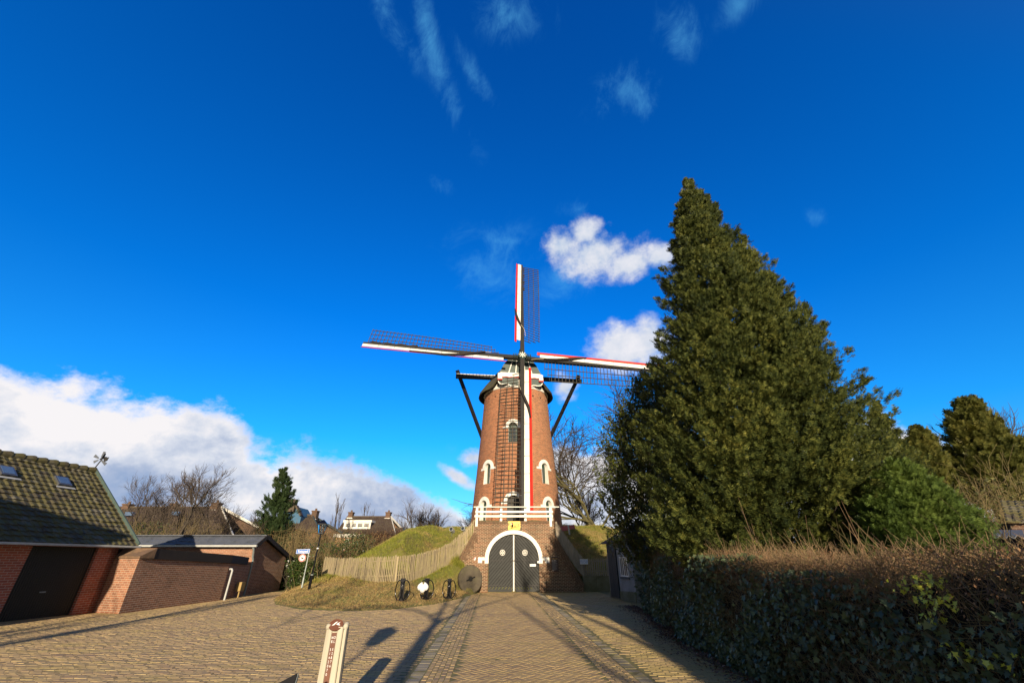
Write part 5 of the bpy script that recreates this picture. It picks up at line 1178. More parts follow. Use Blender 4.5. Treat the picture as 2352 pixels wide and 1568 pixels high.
q = [p0-nn*0.28-d*0.25+E2*2.34, p1-nn*0.28+d*0.25+E2*2.34, p1+nn*2.9+d*0.25+E2*2.34, p0+nn*2.9-d*0.25+E2*2.34]; tp_ = [p0+nn*1.3+d*1.0+E2*3.3, p0+nn*1.3+d*2.1+E2*3.3]
MB().add(q+tp_, [(0, 1, 5, 4), (1, 2, 5), (2, 3, 4, 5), (3, 0, 4), (3, 2, 1, 0)]).build('roof', M_houseroof, rs)
# corrugated shed roof and brick outbuilding beyond the hedge on the right
cs = thing('corrugated_shed', 'low dark shed with a corrugated blue-grey roof beyond the hedge', 'shed', (11.5, 10, 0))
A = at(2214, 1232, 9.0); B = at(2420, 1224, 9.0); Cc = at(2420, 1188, 12); Dd = at(2216, 1210, 11.5)
MB().box(A.x+0.15, 15.5, 9.2, 12.0, 0, A.z-0.22).build('wall', M_fascia, cs)
m = MB(); vs = []; n = 220
B = Vector((15.5, 9.0, A.z+0.0)); Dd = Vector((A.x+0.1, 12.0, A.z+0.28)); Cc = Vector((15.5, 12.0, A.z+0.28))
for i in range(n+1):
    u = i/n; w_ = 0.028*math.sin(2*math.pi*u*(15.5-A.x)/0.17); vs += [A.lerp(B, u)+Vector((0, 0, w_)), Dd.lerp(Cc, u)+Vector((0, 0, w_))]
m.add(vs, [(2*i, 2*i+2, 2*i+3, 2*i+1) for i in range(n)]); o = m.build('corrugated_roof', mat('fibre_cement', (0.17, 0.19, 0.23), (0.11, 0.12, 0.15), 3, 0.6), cs); md = o.modifiers.new('s', 'SOLIDIFY'); md.thickness = 0.012
bo = thing('brick_outbuilding', 'small dark brick outbuilding with a projecting tiled roof at the right edge', 'outbuilding', (13.8, 12.6, 0))
A = at(2318, 1203, 12.3); MB().box(A.x, A.x+3, 12.3, 15, 0, A.z+0.02).build('wall', M_darkbrick, bo)
ztp = at(2318, 1162, 12.2).z; x_l = at(2309, 1203, 12.1).x
tiled_slope((x_l, 12.05, A.z+0.03), (A.x+3.3, 12.05, A.z+0.03), (A.x+3.3, 13.5, ztp+0.30), (x_l+1.75, 13.5, ztp+0.30), 0.25, 0.22, 0.015, 0.03, 5).build('roof_tiles', M_mossroof, bo)
dm = at(2202, 1196, 14.0); tag(MB().lathe([(0.42, -0.9), (0.42, 0.02), (0.36, 0.18), (0.22, 0.27), (0, 0.30)], 20, dm).build('water_tank', mat('grey_plastic', (0.30, 0.33, 0.36), (0.22, 0.24, 0.27), 6, 0.35)), 'grey domed plastic tank peeking past the bright green cypress', 'tank')

# ------------------------------------------------------------------ houses in the distance
def house(name, label, rl_, rr_, el_, er_, Yf, depth, mroof, mwall, chims=(), loc=None, verge=True):
    """front slope given by pixels: ridge left/right, eave left/right at distance Yf (eave) and Yf+depth/2 (ridge)"""
    el_, er_ = at(*el_, Yf), at(*er_, Yf); rl_, rr_ = at(*rl_, Yf+depth/2), at(*rr_, Yf+depth/2)
    z = (el_.z+er_.z)/2; el_.z = er_.z = z; zr = (rl_.z+rr_.z)/2; rl_.z = rr_.z = zr
    t = thing(name, label, 'house', ((el_.x+er_.x)/2, Yf+depth/2, 0))
    bl_, br_ = el_+Vector((0, depth, 0)), er_+Vector((0, depth, 0))
    gx0, gx1 = rl_.x+0.2, rr_.x-0.2; W0 = min(el_.x, rl_.x)+0.25; W1 = max(er_.x, rr_.x)-0.25
    W0, W1 = el_.x+0.25, er_.x-0.25
    m = MB(); a = [Vector((W0, Yf+0.3, 0)), Vector((W0, Yf+depth-0.3, 0)), Vector((W0, Yf+depth-0.3, z)), Vector((rl_.x+0.25, Yf+depth/2, zr-0.12)), Vector((W0, Yf+0.3, z))]
    b_ = [Vector((W1, Yf+0.3, 0)), Vector((W1, Yf+depth-0.3, 0)), Vector((W1, Yf+depth-0.3, z)), Vector((rr_.x-0.25, Yf+depth/2, zr-0.12)), Vector((W1, Yf+0.3, z))]
    m.add(a+b_, [tuple(range(5)), (9, 8, 7, 6, 5)]+[(i, i+5, (i+1) % 5+5, (i+1) % 5) for i in range(5)]); m.build('wall', mwall, t)
    rf = tiled_slope(el_, er_, rr_, rl_, 0.34, 0.30, 0.025, 0.05, 4).build('roof', mroof, t)
    tiled_slope(br_, bl_, rl_, rr_, 0.34, 0.30, 0.025, 0.05, 4).build('rear_roof', mroof, t)
    MB().beam(rl_+E2*0.04, rr_+E2*0.04, 0.25, 0.14).build('ridge', mroof, t)
    if verge:
        MB().beam(er_+E2*0.03+EX*0.03, rr_+E2*0.03+EX*0.03, 0.06, 0.22).beam(rr_+E2*0.03+EX*0.03, br_+E2*0.03+EX*0.03, 0.06, 0.22).build('verge_board', M_white if verge == 'white' else M_bluegrey, t)
    for (px0, px1, py0, py1) in chims:
        a = at(px0, py1, Yf+depth/2); b_ = at(px1, py0, Yf+depth/2)
        ch = MB().box(a.x, b_.x, Yf+depth/2-0.35, Yf+depth/2+0.35, a.z-0.4, b_.z).box(a.x-0.06, b_.x+0.06, Yf+depth/2-0.41, Yf+depth/2+0.41, b_.z+0.001, b_.z+0.12).build('chimney', M_darkbrick, t)
        MB().box(a.x-0.08, b_.x+0.08, Yf+depth/2-0.43, Yf+depth/2-0.352, a.z-0.14, a.z+0.02).build('lead_flashing', M_white, ch)
        MB().lathe([(0.13, 0), (0.11, 0.25)], 10, ((a.x+b_.x)/2, Yf+depth/2, b_.z+0.12)).build('chimney_pot', M_darkbrick, ch)
    return t, (el_, er_, rl_, rr_)
hA, qa = house('long_house', 'long low house with three stout chimneys behind the slate shed', (262, 1166), (507, 1164), (225, 1232), (535, 1232), 40, 9, M_houseroof, M_darkbrick, ((283, 303, 1160, 1172), (392, 410, 1159, 1172), (486, 507, 1157, 1171)), verge='white')
for (px, py) in ((302, 1179), (408, 1178)):
    p = at(px, py, 43.0); MB().box(p.x-0.35, p.x+0.35, p.y-0.35, p.y+0.0, p.z-0.2, p.z+0.12).build('roof_window', MATS['skyglass'], hA)
hC, qc = house('dormer_house', 'brown roofed brick house with a white four-pane dormer and two chimneys', (797, 1186.5), (897, 1186.5), (767, 1229), (908, 1226), 55, 8, M_houseroof, M_housebrick, ((800.5, 812, 1178, 1189), (886, 898, 1178, 1190)), verge='white')
yD = 56.2
a = at(789, 1214, yD); b_ = at(852, 1199, yD)
dmr = MB().box(a.x, b_.x, yD, yD+3.4, a.z, b_.z).build('dormer', M_bluegrey, hC)
f = MB(); w_ = b_.x-a.x; hh = b_.z-a.z
f.box(a.x-0.05, b_.x+0.05, yD-0.10, yD-0.02, a.z, a.z+0.22).box(a.x-0.12, b_.x+0.12, yD-0.16, yD+3.4, b_.z+0.001, b_.z+0.26).box(a.x-0.05, b_.x+0.05, yD-0.10, yD-0.02, b_.z-0.12, b_.z-0.001)
for i in range(5):
    x = a.x+w_*(0.0, 0.245, 0.46, 0.70, 0.945)[i]; f.box(x, x+w_*0.065, yD-0.09, yD-0.02, a.z+0.221, b_.z-0.121)
f.build('window_frame', M_white, dmr)
for i in range(4):
    x = a.x+w_*(0.0, 0.245, 0.46, 0.70, 0.945)[i]+w_*0.065; x2 = a.x+w_*(0.0, 0.245, 0.46, 0.70, 0.945)[i+1]
    MB().box(x, x2, yD-0.04, yD-0.01, a.z+0.2, b_.z-0.1).build('pane', M_glass, dmr); MB().box(x, x2, yD-0.05, yD-0.041, b_.z-0.45, b_.z-0.1).build('blind', M_plaster, dmr)
yP = 53.6; a = at(766, 1232, yP); b_ = at(828, 1228, yP)
an = MB().box(a.x, b_.x, yP, yP+1.6, a.z-0.05, b_.z+0.1); an.build('white_fascia', M_white, hC)
MB().box(a.x+0.2, b_.x-0.3, yP+0.2, yP+1.5, 0, a.z-0.06).build('annex_wall', M_housebrick, hC)
a = at(789, 1262, yP+0.15); b_ = at(803, 1236, yP+0.15); fr_ = MB().box(a.x, b_.x, yP+0.10, yP+0.19, a.z, b_.z).build('door_frame', M_white, hC); MB().box(a.x+0.14, b_.x-0.14, yP+0.06, yP+0.099, a.z, b_.z-0.12).build('door', M_black, fr_); MB().box(a.x+0.24, b_.x-0.24, yP+0.04, yP+0.059, b_.z-1.0, b_.z-0.22).build('pane', M_plaster, fr_)
house('annex_house', 'low brown roofed annex just right of the dormer house', (905, 1213), (925, 1213), (900, 1224), (927, 1224), 58, 5, M_houseroof, M_darkbrick)
hB, qb = house('gabled_house', 'brown roofed house with a stout chimney behind the pine and lamp', (655, 1183), (716, 1183), (640, 1222), (735, 1222), 48, 8, M_houseroof, M_darkbrick, ((716, 731, 1175, 1192),))
a = at(640, 1200, 50); b_ = at(692, 1163, 50); x_ = at(682, 1163, 50).x; xe = at(692, 1184, 50).x
bd_ = MB(); pk = at(674, 1163, 50); 
bd_.add([Vector((a.x, 50, 3)), Vector((xe, 50, 3)), Vector((xe, 50, at(692, 1184, 50).z)), Vector((at(681, 1163, 50).x, 50, pk.z)), Vector((a.x, 50, pk.z)), Vector((a.x, 53, 3)), Vector((xe, 53, 3)), Vector((xe, 53, at(692, 1184, 50).z)), Vector((at(681, 1163, 50).x, 53, pk.z)), Vector((a.x, 53, pk.z))], [(0, 1, 2, 3, 4), (9, 8, 7, 6, 5), (1, 6, 7, 2), (2, 7, 8, 3), (3, 8, 9, 4)])
bd_.build('blue_gable', M_bluewall, hB)
MB().beam((a.x, 49.8, pk.z+0.1), (at(681, 1163, 50).x, 49.8, pk.z+0.1), 0.6, 1.3).beam((at(681, 1163, 50).x, 50, pk.z+0.1), (xe, 50, at(692, 1184, 50).z), 0.6, 0.15).build('gable_roof', M_houseroof, hB)
house('far_roof', 'small brown roofed house between the long house and the pine', (532, 1206), (574, 1206), (528, 1228), (582, 1228), 60, 8, M_houseroof, M_darkbrick)
house('blue_shed', 'low dark roofed shed with blue-grey boarding below the pine', (606, 1206), (640, 1206), (575, 1222), (660, 1222), 34, 4, M_houseroof, M_bluegrey)

# ------------------------------------------------------------------ plants
def tube_set(paths, n=3):
    """many tapering tubes at once: list of (points (k,3), r0, r1)"""
    V, F = [], []; o = 0
    for pts, r0, r1 in paths:
        pts = np.asarray(pts, float); k = len(pts); d = np.gradient(pts, axis=0); d /= np.linalg.norm(d, axis=1, keepdims=True)+1e-9
        a = np.where(np.abs(d[:, 2:3]) > 0.9, np.array([[1., 0.1, 0]]), np.array([[0, 0, 1.]])); a = np.broadcast_to(a[0], d.shape)
        x = np.cross(d, a); x /= np.linalg.norm(x, axis=1, keepdims=True)+1e-9; y = np.cross(d, x); r = np.linspace(r0, r1, k)[:, None]
        t = 2*np.pi*np.arange(n)/n
        ring = pts[:, None, :]+r[:, None, :]*(x[:, None, :]*np.cos(t)[None, :, None]+y[:, None, :]*np.sin(t)[None, :, None])
        V.append(ring.reshape(-1, 3)); I = np.arange(k*n).reshape(k, n)
        q = np.stack([I[:-1], np.roll(I[:-1], -1, 1), np.roll(I[1:], -1, 1), I[1:]], -1).reshape(-1, 4)+o
        F.append(q); o += k*n
    return np.concatenate(V), np.concatenate(F)
def tubes(name, paths, matl, parent=None, n=3, origin=None):
    V, F = tube_set(paths, n); return link_mesh(name, np_mesh(name, V, F), matl, parent, True, origin)

FINE = feather(3, 0.18, 0.44)
def conifer(name, label, cat, base, zc, matl, nb, per, scale, group=None, droop=0.0, lean=(0, 0), up=0.45, seed=1, trunk_r=0.2, barkm=None, flat=0.5, nback=0.55, rv=(0.68, 1.10)):
    """zc: list of (z, cx, cy, rx, ry): crown sections"""
    rg = np.random.default_rng(seed); bx, by, bz = base
    t = thing(name, label, cat, base, group); zc = np.array(zc, float)
    def sec(z): return [np.interp(z, zc[:, 0], zc[:, i]) for i in range(1, 5)]
    zt = zc[-1, 0]
    zz = np.linspace(bz, zt-0.2, 14); tr_ = [[float(np.interp(z, [bz, zc[0, 0], zt], [bx, zc[0, 1], zc[-1, 1]])), float(np.interp(z, [bz, zt], [by, zc[-1, 2]])), z] for z in zz]
    tubes('trunk', [(tr_, trunk_r, 0.03)], barkm or M_bark, t, 8)
    # branches weighted by the surface of each section
    z = np.linspace(zc[0, 0], zt, 400); wts = sec(z)[2]+0.15; wts = wts/wts.sum(); zb = rg.choice(z, nb, p=wts)+rg.normal(0, 0.1, nb); zb = np.clip(zb, zc[0, 0], zt)
    phi = rg.uniform(0, 2*np.pi, nb); back = np.sin(phi) > 0; phi = np.where(back & (rg.random(nb) > nback), -phi, phi)
    cx, cy, rx, ry = sec(zb); rr = rg.uniform(rv[0], rv[1], nb)
    rr = rr*(1+0.06*np.sin(zb*2.6+2*phi+seed)+0.05*np.sin(zb*5.3-3*phi)+0.05*np.sin(5*phi+zb*1.1)); rr = np.where(rg.random(nb) < 0.14, rr*rg.uniform(1.02, 1.14, nb), rr)
    tipx = cx+rx*rr*np.cos(phi); tipy = cy+ry*rr*np.sin(phi); tipz = zb
    R_ = np.hypot(tipx-cx, tipy-cy); L = R_; sx = cx+(tipx-cx)*0.06; sy = cy+(tipy-cy)*0.06; sz = tipz-up*L-0.1
    tip = np.stack([tipx+lean[0]*0.3, tipy+lean[1]*0.3, tipz], -1); st = np.stack([sx, sy, np.maximum(sz, bz+0.2)], -1)
    tip[:, 2] -= droop*L
    tubes('limbs', [(np.array([a, a*0.5+b*0.5+[0, 0, -0.08*l], b]), 0.012+0.012*l, 0.006) for a, b, l in zip(st[::7], (st+(tip-st)*0.8)[::7], L[::7])], barkm or M_bark, t, 4)
    u = 1-rg.random((nb, per))**1.7*0.55
    P_ = st[:, None, :]+(tip-st)[:, None, :]*u[..., None]; spread = 0.03+0.21*np.sqrt(1-u)*np.minimum(L[:, None]/1.1, 1.0)
    P_ += rg.normal(size=P_.shape)*spread[..., None]*np.array([0.8, 0.8, 0.6])
    P_ = P_.reshape(-1, 3); bd = (tip-st)/np.linalg.norm(tip-st, axis=1, keepdims=True)
    Dv = np.repeat(bd, per, 0)*1.2+rg.normal(size=P_.shape)*0.42+np.array([lean[0], lean[1], 0.15+0.25*up])
    s = scale*rg.uniform(0.6, 1.35, len(P_))
    scatter('crown', *(SPRAY if scale > 0.13 else FINE), P_, Dv, rg.normal(0, flat, len(P_)), s, matl, t)
    return t
def xz(px, py, Y_):
    p = at(px, py, Y_); return p.x, p.z
def silhouette(Y_, rows, ky=0.9):
    out_ = []
    for (pl, pr, py) in rows:
        a = at(pl, py, Y_); b_ = at(pr, py, Y_); out_.append(((a.z+b_.z)/2, (a.x+b_.x)/2, Y_, (b_.x-a.x)/2, (b_.x-a.x)/2*ky))
    return sorted(out_)
# the great cypress: sections read at its own distance of 13 m
YC = 10.3
C1 = [(13.45, 6.26, 0.10), (13.0, 6.24, 0.28), (12.4, 6.18, 0.46), (11.3, 6.14, 0.74), (10.5, 6.15, 0.98), (9.15, 6.20, 1.42), (7.75, 6.25, 1.84), (6.5, 6.15, 2.24), (5.45, 6.1, 2.52), (4.2, 5.95, 2.72), (2.9, 5.95, 2.80), (1.7, 6.05, 2.7)]
C1 = [(z, cx, YC, r, r*(0.95 if r < 1 else 0.84)) for z, cx, r in C1]
conifer('cypress_tree', 'towering dense dark green cypress rising above the hedge, by far the tallest tree', 'tree', (6.15, YC, 0), sorted(C1), ML_con, 1500, 120, 0.128, up=0.62, seed=3, trunk_r=0.28, nback=0.35)
conifer('cypress_tree', 'slimmer dark green cypress leaning against the right side of the tallest one', 'tree', (12.8, 14.5, 0), sorted([(6.7, 13.35, 14.5, 0.10, 0.10), (6.0, 13.2, 14.5, 0.35, 0.35), (5.2, 12.9, 14.5, 0.75, 0.7), (4.0, 12.6, 14.5, 1.15, 1.0), (2.0, 12.5, 14.5, 1.5, 1.3)]), ML_con, 420, 90, 0.125, up=0.5, seed=5, trunk_r=0.16, nback=0.35)
conifer('bright_cypress', 'bushy bright green cypress spreading low at the right foot of the tallest one', 'tree', (6.9, 7.6, 0), sorted([(3.15, 6.95, 7.6, 0.15, 0.15), (2.8, 6.9, 7.6, 0.50, 0.4), (2.4, 6.85, 7.6, 0.80, 0.6), (2.0, 6.8, 7.6, 1.02, 0.7), (1.0, 6.8, 7.6, 1.1, 0.7)]), ML_conb, 520, 90, 0.085, up=0.45, seed=6, trunk_r=0.10, nback=0.35)
# yews in the right background, combed over by the wind
def yew(label, rows, Y_, seed, nb, sc_=0.42):
    z = silhouette(Y_, rows, 0.7); b0 = z[0]
    return conifer('yew_tree', label, 'tree', (b0[1]+0.5, Y_, 0), z, ML_yew, int(nb*1.5), 20, sc_*0.68, group='wind-combed yews beyond the hedge', up=0.9, seed=seed, lean=(-0.35, 0), trunk_r=0.3, nback=0.4, rv=(0.35, 1.08))
yew('tall wind-swept olive green yew near the right edge, the larger of two', [(2200, 2235, 918), (2188, 2270, 955), (2178, 2310, 1000), (2180, 2345, 1045), (2190, 2360, 1090), (2200, 2370, 1140)], 22, 11, 620, 0.50)
yew('smaller ragged olive green yew between the bright cypress and the larger yew', [(2105, 2122, 985), (2085, 2150, 1020), (2060, 2175, 1070), (2075, 2190, 1110), (2090, 2190, 1150)], 20, 12, 330, 0.42)
# holly over the whitewashed shed
def leafy(name, label, cat, base, zc, matl, nb, per, ls, seed, group=None, tmpl=LEAF4, up=0.8, trunk_r=0.12, stems=1, kind=None, tw=None, rv=(0.55, 1.08)):
    rg = np.random.default_rng(seed); t = thing(name, label, cat, base, group); zc = np.array(sorted(zc), float); zt = zc[-1, 0]
    def sec(z): return [np.interp(z, zc[:, 0], zc[:, i]) for i in range(1, 5)]
    z = np.linspace(zc[0, 0], zt, 300); wts = sec(z)[2]+0.1; wts /= wts.sum(); zb = rg.choice(z, nb, p=wts); cx, cy, rx, ry = sec(zb)
    phi = rg.uniform(0, 2*np.pi, nb); phi = np.where((np.sin(phi) > 0) & (rg.random(nb) > 0.45), -phi, phi); rr = rg.uniform(rv[0], rv[1], nb)
    tip = np.stack([cx+rx*rr*np.cos(phi), cy+ry*rr*np.sin(phi), zb], -1)
    Ls = np.minimum(rg.uniform(0.5, 1.1, nb), 0.3+0.5*rx); outd = np.stack([np.cos(phi)*0.55, np.sin(phi)*0.55, np.full(nb, up)], -1)+rg.normal(0, 0.18, (nb, 3)); outd /= np.linalg.norm(outd, axis=1, keepdims=True)
    st = tip-outd*Ls[:, None]
    pts = [[base[0], base[1], base[2]], [cx.mean(), base[1], (base[2]+zt)/2], [zc[-1, 1], zc[-1, 2], zt-0.2]]
    tubes('trunk', [(pts, trunk_r, 0.02)], M_bark, t, 7)
    tubes('twigs', [(np.array([a, (a+b)/2+[0, 0, -0.02], b]), 0.009, 0.004) for a, b in zip(st, tip)], tw or M_mossbark, t, 3)
    u = rg.random((nb, per)); P_ = st[:, None, :]+(tip-st)[:, None, :]*u[..., None]+rg.normal(0, 0.035, (nb, per, 3)); P_ = P_.reshape(-1, 3)
    Dv = np.repeat(outd, per, 0)*0.7+rg.normal(size=P_.shape)*0.75
    scatter('foliage', *tmpl, P_, Dv, rg.uniform(-1.2, 1.2, len(P_)), ls*rg.uniform(0.6, 1.3, len(P_)), matl, t)
    return t
HZ = [(2.0, 4.75, 14.3, 1.65, 1.0), (3.0, 4.60, 14.3, 1.88, 1.2), (4.2, 4.6, 14.3, 1.86, 1.3), (5.3, 4.68, 14.3, 1.66, 1.2), (6.4, 4.90, 14.3, 1.46, 1.1), (7.3, 5.2, 14.3, 1.05, 0.9), (8.0, 5.5, 14.3, 0.65, 0.6), (8.5, 5.7, 14.3, 0.3, 0.25)]
leafy('holly_tree', 'glossy yellow-green holly left of the tallest cypress, leaning over the shed roof', 'tree', (4.9, 14.3, 0), HZ, ML_holly, 1500, 24, 0.105, 21, up=0.9)
# dense dark ivy-grown thicket below the holly
leafy('ivy_thicket', 'dark ivy-grown thicket filling the gap between hedge and shed', 'shrub', (5.6, 17.0, 0), [(0.1, 5.75, 17.2, 1.25, 1.3), (1.2, 5.85, 17.2, 1.35, 1.4), (2.3, 5.95, 17.2, 1.3, 1.5), (3.0, 6.1, 17.2, 1.0, 1.2)], ML_ivy, 900, 16, 0.14, 22, up=0.3)
leafy('ivy_thicket', 'tall ivy-covered undergrowth at the foot of the tallest cypress', 'shrub', (5.6, 14.2, 0), [(0.1, 5.9, 14.2, 1.3, 1.9), (1.5, 5.9, 14.2, 1.3, 1.9), (2.4, 6.1, 14.2, 1.2, 1.7), (3.0, 6.5, 14.0, 0.9, 1.4)], ML_ivy, 800, 16, 0.13, 23, up=0.3)
# the long hedge along the drive
HP = [(3.95, -1.5), (4.12, 2.0), (4.30, 6.0), (4.45, 10.0), (4.75, 13.0), (5.30, 16.2)]
def hx(y): return np.interp(y, [p[1] for p in HP], [p[0] for p in HP])
hg = thing('hedge', 'long winter hedge of bare twigs overgrown with dark ivy along the drive', 'hedge', (4.3, 6, 0))
def htop(x, y): return 1.62+0.05*np.sin(y*1.3+x)+0.04*np.sin(y*3.1+x*2)+0.02*np.maximum(0, y-6)
HWD = 0.72
# dense inside of stems: an uneven core
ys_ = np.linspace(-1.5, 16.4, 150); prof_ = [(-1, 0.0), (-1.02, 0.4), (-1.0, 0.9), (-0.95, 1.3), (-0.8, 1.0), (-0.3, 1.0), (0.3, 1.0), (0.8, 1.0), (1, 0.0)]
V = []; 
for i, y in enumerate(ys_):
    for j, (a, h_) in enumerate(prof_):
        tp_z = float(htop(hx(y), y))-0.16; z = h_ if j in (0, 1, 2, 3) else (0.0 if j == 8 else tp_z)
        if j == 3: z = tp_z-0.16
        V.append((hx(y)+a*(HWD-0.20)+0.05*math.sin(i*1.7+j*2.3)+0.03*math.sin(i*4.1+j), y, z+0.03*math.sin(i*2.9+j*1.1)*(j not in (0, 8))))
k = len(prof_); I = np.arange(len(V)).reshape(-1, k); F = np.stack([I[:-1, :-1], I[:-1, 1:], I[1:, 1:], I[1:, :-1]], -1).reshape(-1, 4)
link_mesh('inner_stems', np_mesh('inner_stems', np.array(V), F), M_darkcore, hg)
def hedge_pts(n, y0=-1.2, y1=16.4, front=1.0):
    y = rng.uniform(y0, y1, n); return y
# twigs on the face
def twigset(n, zlo, zhi, lmin, lmax, face=True, r=0.0035, upb=0.5, sprawl=0.4, y0=-0.5, y1=16.2):
    y = y0+(y1-y0)*rng.random(n)**1.25; z = rng.uniform(zlo, zhi, n)
    if face: x = hx(y)-HWD+rng.uniform(0.02, 0.30, n)
    else: x = hx(y)+rng.uniform(-HWD, HWD, n); z = htop(x, y)-rng.uniform(0.02, 0.30, n)
    d = np.stack([rng.normal(-0.25 if face else 0, sprawl, n), rng.normal(0, 0.75, n), rng.normal(upb, 0.5, n)], -1); d /= np.linalg.norm(d, axis=1, keepdims=True)
    l = rng.uniform(lmin, lmax, n); a = np.stack([x, y, z], -1); b_ = a+d*l[:, None]; mid = (a+b_)/2+rng.normal(0, 0.02, (n, 3))
    if face: b_[:, 0] = np.maximum(b_[:, 0], hx(b_[:, 1])-HWD-0.10)
    return [(np.array([p, q, s_]), r, r*0.5) for p, q, s_ in zip(a, mid, b_)]
tubes('face_twigs', twigset(12000, 0.1, 1.6, 0.12, 0.5, r=0.0028), M_goldtwig, hg)
tubes('top_twigs', twigset(11000, 0, 0, 0.08, 0.27, False, 0.0032, 0.55, 0.7)+twigset(4500, 1.25, 1.62, 0.10, 0.3, True, 0.003, 0.5), M_paletwig, hg)
long_ = []
for (y, l) in [(3.0, 0.6), (3.3, 0.5), (4.2, 0.9), (4.6, 1.2), (5.0, 0.9), (5.6, 1.1), (6.2, 1.3), (6.6, 0.9), (7.2, 1.2), (7.4, 1.4), (8.0, 1.0), (8.6, 1.4), (9.2, 1.1), (9.8, 1.3), (10.5, 1.0), (5.3, 0.7), (6.9, 0.8), (8.3, 0.9), (7.8, 0.7), (9.0, 0.8)]:
    for q in range(2):
        x = hx(y)+random.uniform(-0.5, 0.6); a = np.array([x, y+random.uniform(-.2, .2), 1.5]); d = np.array([random.gauss(-0.1, 0.25), random.gauss(0, 0.35), 1.0]); d /= np.linalg.norm(d); l_ = l*random.uniform(0.35, 0.75)
        b_ = a+d*l_; long_.append((np.array([a, (a+b_)/2+[0.02, 0.03, 0], b_]), 0.0038, 0.0015))
for q_ in long_: tubes('shoot', [q_], M_paletwig, hg, 4)
def hedge_leaves(name, n, matl, size, zlo, zhi, cond, tmpl=IVY, zbias=1.0):
    y = -0.5+17*rng.random(n)**1.5; z = zlo+(zhi-zlo)*rng.random(n)**zbias
    x = hx(y)-HWD+rng.normal(0.03, 0.07, n)+0.06*np.sin(y*2.1+z*3)+0.05*np.sin(z*5+y)
    k = cond(x, y, z); x, y, z = x[k], y[k], z[k]; m = len(x)
    Dv = np.stack([rng.normal(-0.30, 0.35, m), rng.normal(0, 0.5, m), rng.normal(-0.75, 0.35, m)], -1)
    # leaf faces look out of the hedge
    return scatter(name, *tmpl, np.stack([x, y, z], -1), Dv, rng.normal(0, 0.55, m)+0.0, size*rng.uniform(0.5, 1.25, m), matl, hg)
def patch(x, y, z, s=0.0): return (np.sin(y*1.9+z*2.2)+np.sin(y*0.8-z*3.1+1.0)+np.sin(y*4.3+z*1.0)*0.5+rng.normal(0, 0.6, len(y))) > s
hedge_leaves('ivy_leaves', 26000, ML_ivy, 0.058, 0.05, 1.50, lambda x, y, z: patch(x, y, z, -0.9+1.7*np.clip((z-0.75)/0.8, 0, 1)), zbias=1.15)
hedge_leaves('ivy_leaves_far', 16000, ML_ivy, 0.085, 0.05, 1.70, lambda x, y, z: (y > 7) & patch(x, y, z, -0.9), zbias=1.1)
sun_spots = [(3.45, 0.98), (3.7, 1.0), (3.3, 0.88), (4.05, 1.33), (3.85, 1.30), (3.95, 1.45), (4.2, 1.42), (3.25, 0.72), (3.95, 0.98), (3.1, 1.05), (4.1, 1.2)]  # spots where leaf colour stands in for sun leaking through
hedge_leaves('sun_painted_ivy_leaves', 30000, ML_ivysun, 0.042, 0.3, 1.6, lambda x, y, z: np.any([np.hypot(y-a, (z-b_)*1.3) < 0.085 for a, b_ in sun_spots], axis=0) & (rng.random(len(y)) < 0.85))
hedge_leaves('dead_hedge_leaves', 5200, ML_dead, 0.026, 1.22, 1.72, lambda x, y, z: rng.random(len(y)) < 0.8, LEAF4)
n = 9000; y = -0.5+16.5*rng.random(n)**1.3; x = hx(y)+rng.uniform(-HWD, HWD, n); z = htop(x, y)-rng.uniform(0, 0.10, n)
scatter('top_leaves', *LEAF4, np.stack([x, y, z], -1), sphere_dirs(n)+np.array([0, 0, 0.6]), rng.uniform(0, 6, n), 0.028*rng.uniform(0.5, 1.4, n), ML_dead, hg)
# leaf litter and creeping ivy at the hedge foot
n = 9000; y = 3+16*rng.random(n); o_ = np.abs(rng.normal(0, 0.30, n)); x = hx(y)-HWD+0.15-o_
tag(scatter('leaf_litter', *LEAF4, np.stack([x, y, 0.03+rng.random(n)*0.03+0.10*np.maximum(0, 0.2-o_)], -1), np.stack([rng.normal(size=n), rng.normal(size=n), rng.normal(0, 0.3, n)], -1), rng.uniform(-0.7, 0.7, n), rng.uniform(0.025, 0.075, n), ML_litter, origin=(0, 0, 0)), kind='stuff')

# ------------------------------------------------------------------ bare trees
def bare(rg, base, height, r0, spread=0.5, depth=5, kids=(3, 4), upt=0.12, trunk_frac=0.25, wob=0.14, shrink=0.66, first=None, minr=0.004, seglen=None):
    paths = []
    def grow(p, d, L, r, lev):
        k = 4 if lev < 3 else 3; pts = [p.copy()]; dd = d.copy()
        for i in range(k):
            dd = dd+rg.normal(0, wob, 3)+np.array([0, 0, upt]); dd /= np.linalg.norm(dd); pts.append(pts[-1]+dd*L/k)
        r1 = max(minr, r*0.62); paths.append((np.array(pts), r, r1 if lev < depth else minr*0.6))
        if lev >= depth: return
        n_ = rg.integers(kids[0], kids[1]+1)
        for j in range(n_):
            t = rg.uniform(0.35, 1.0) if j else 1.0; i = min(k-1, int(t*k)); q = pts[i]*(1-(t*k-i))+pts[min(k, i+1)]*(t*k-i) if t < 1 else pts[-1]
            ax_ = rg.normal(size=3); ax_ -= ax_.dot(dd)*dd; ax_ /= np.linalg.norm(ax_); sp_ = spread*rg.uniform(0.5, 1.25)*(0.5 if j == 0 else 1)
            nd = dd*math.cos(sp_)+ax_*math.sin(sp_); grow(q, nd/np.linalg.norm(nd), L*shrink*rg.uniform(0.8, 1.2), r*(0.72 if j == 0 else 0.55), lev+1)
    d0 = np.array(first if first is not None else [0, 0, 1.0]); d0 /= np.linalg.norm(d0)
    grow(np.array(base, float), d0, height*trunk_frac, r0, 0); return paths
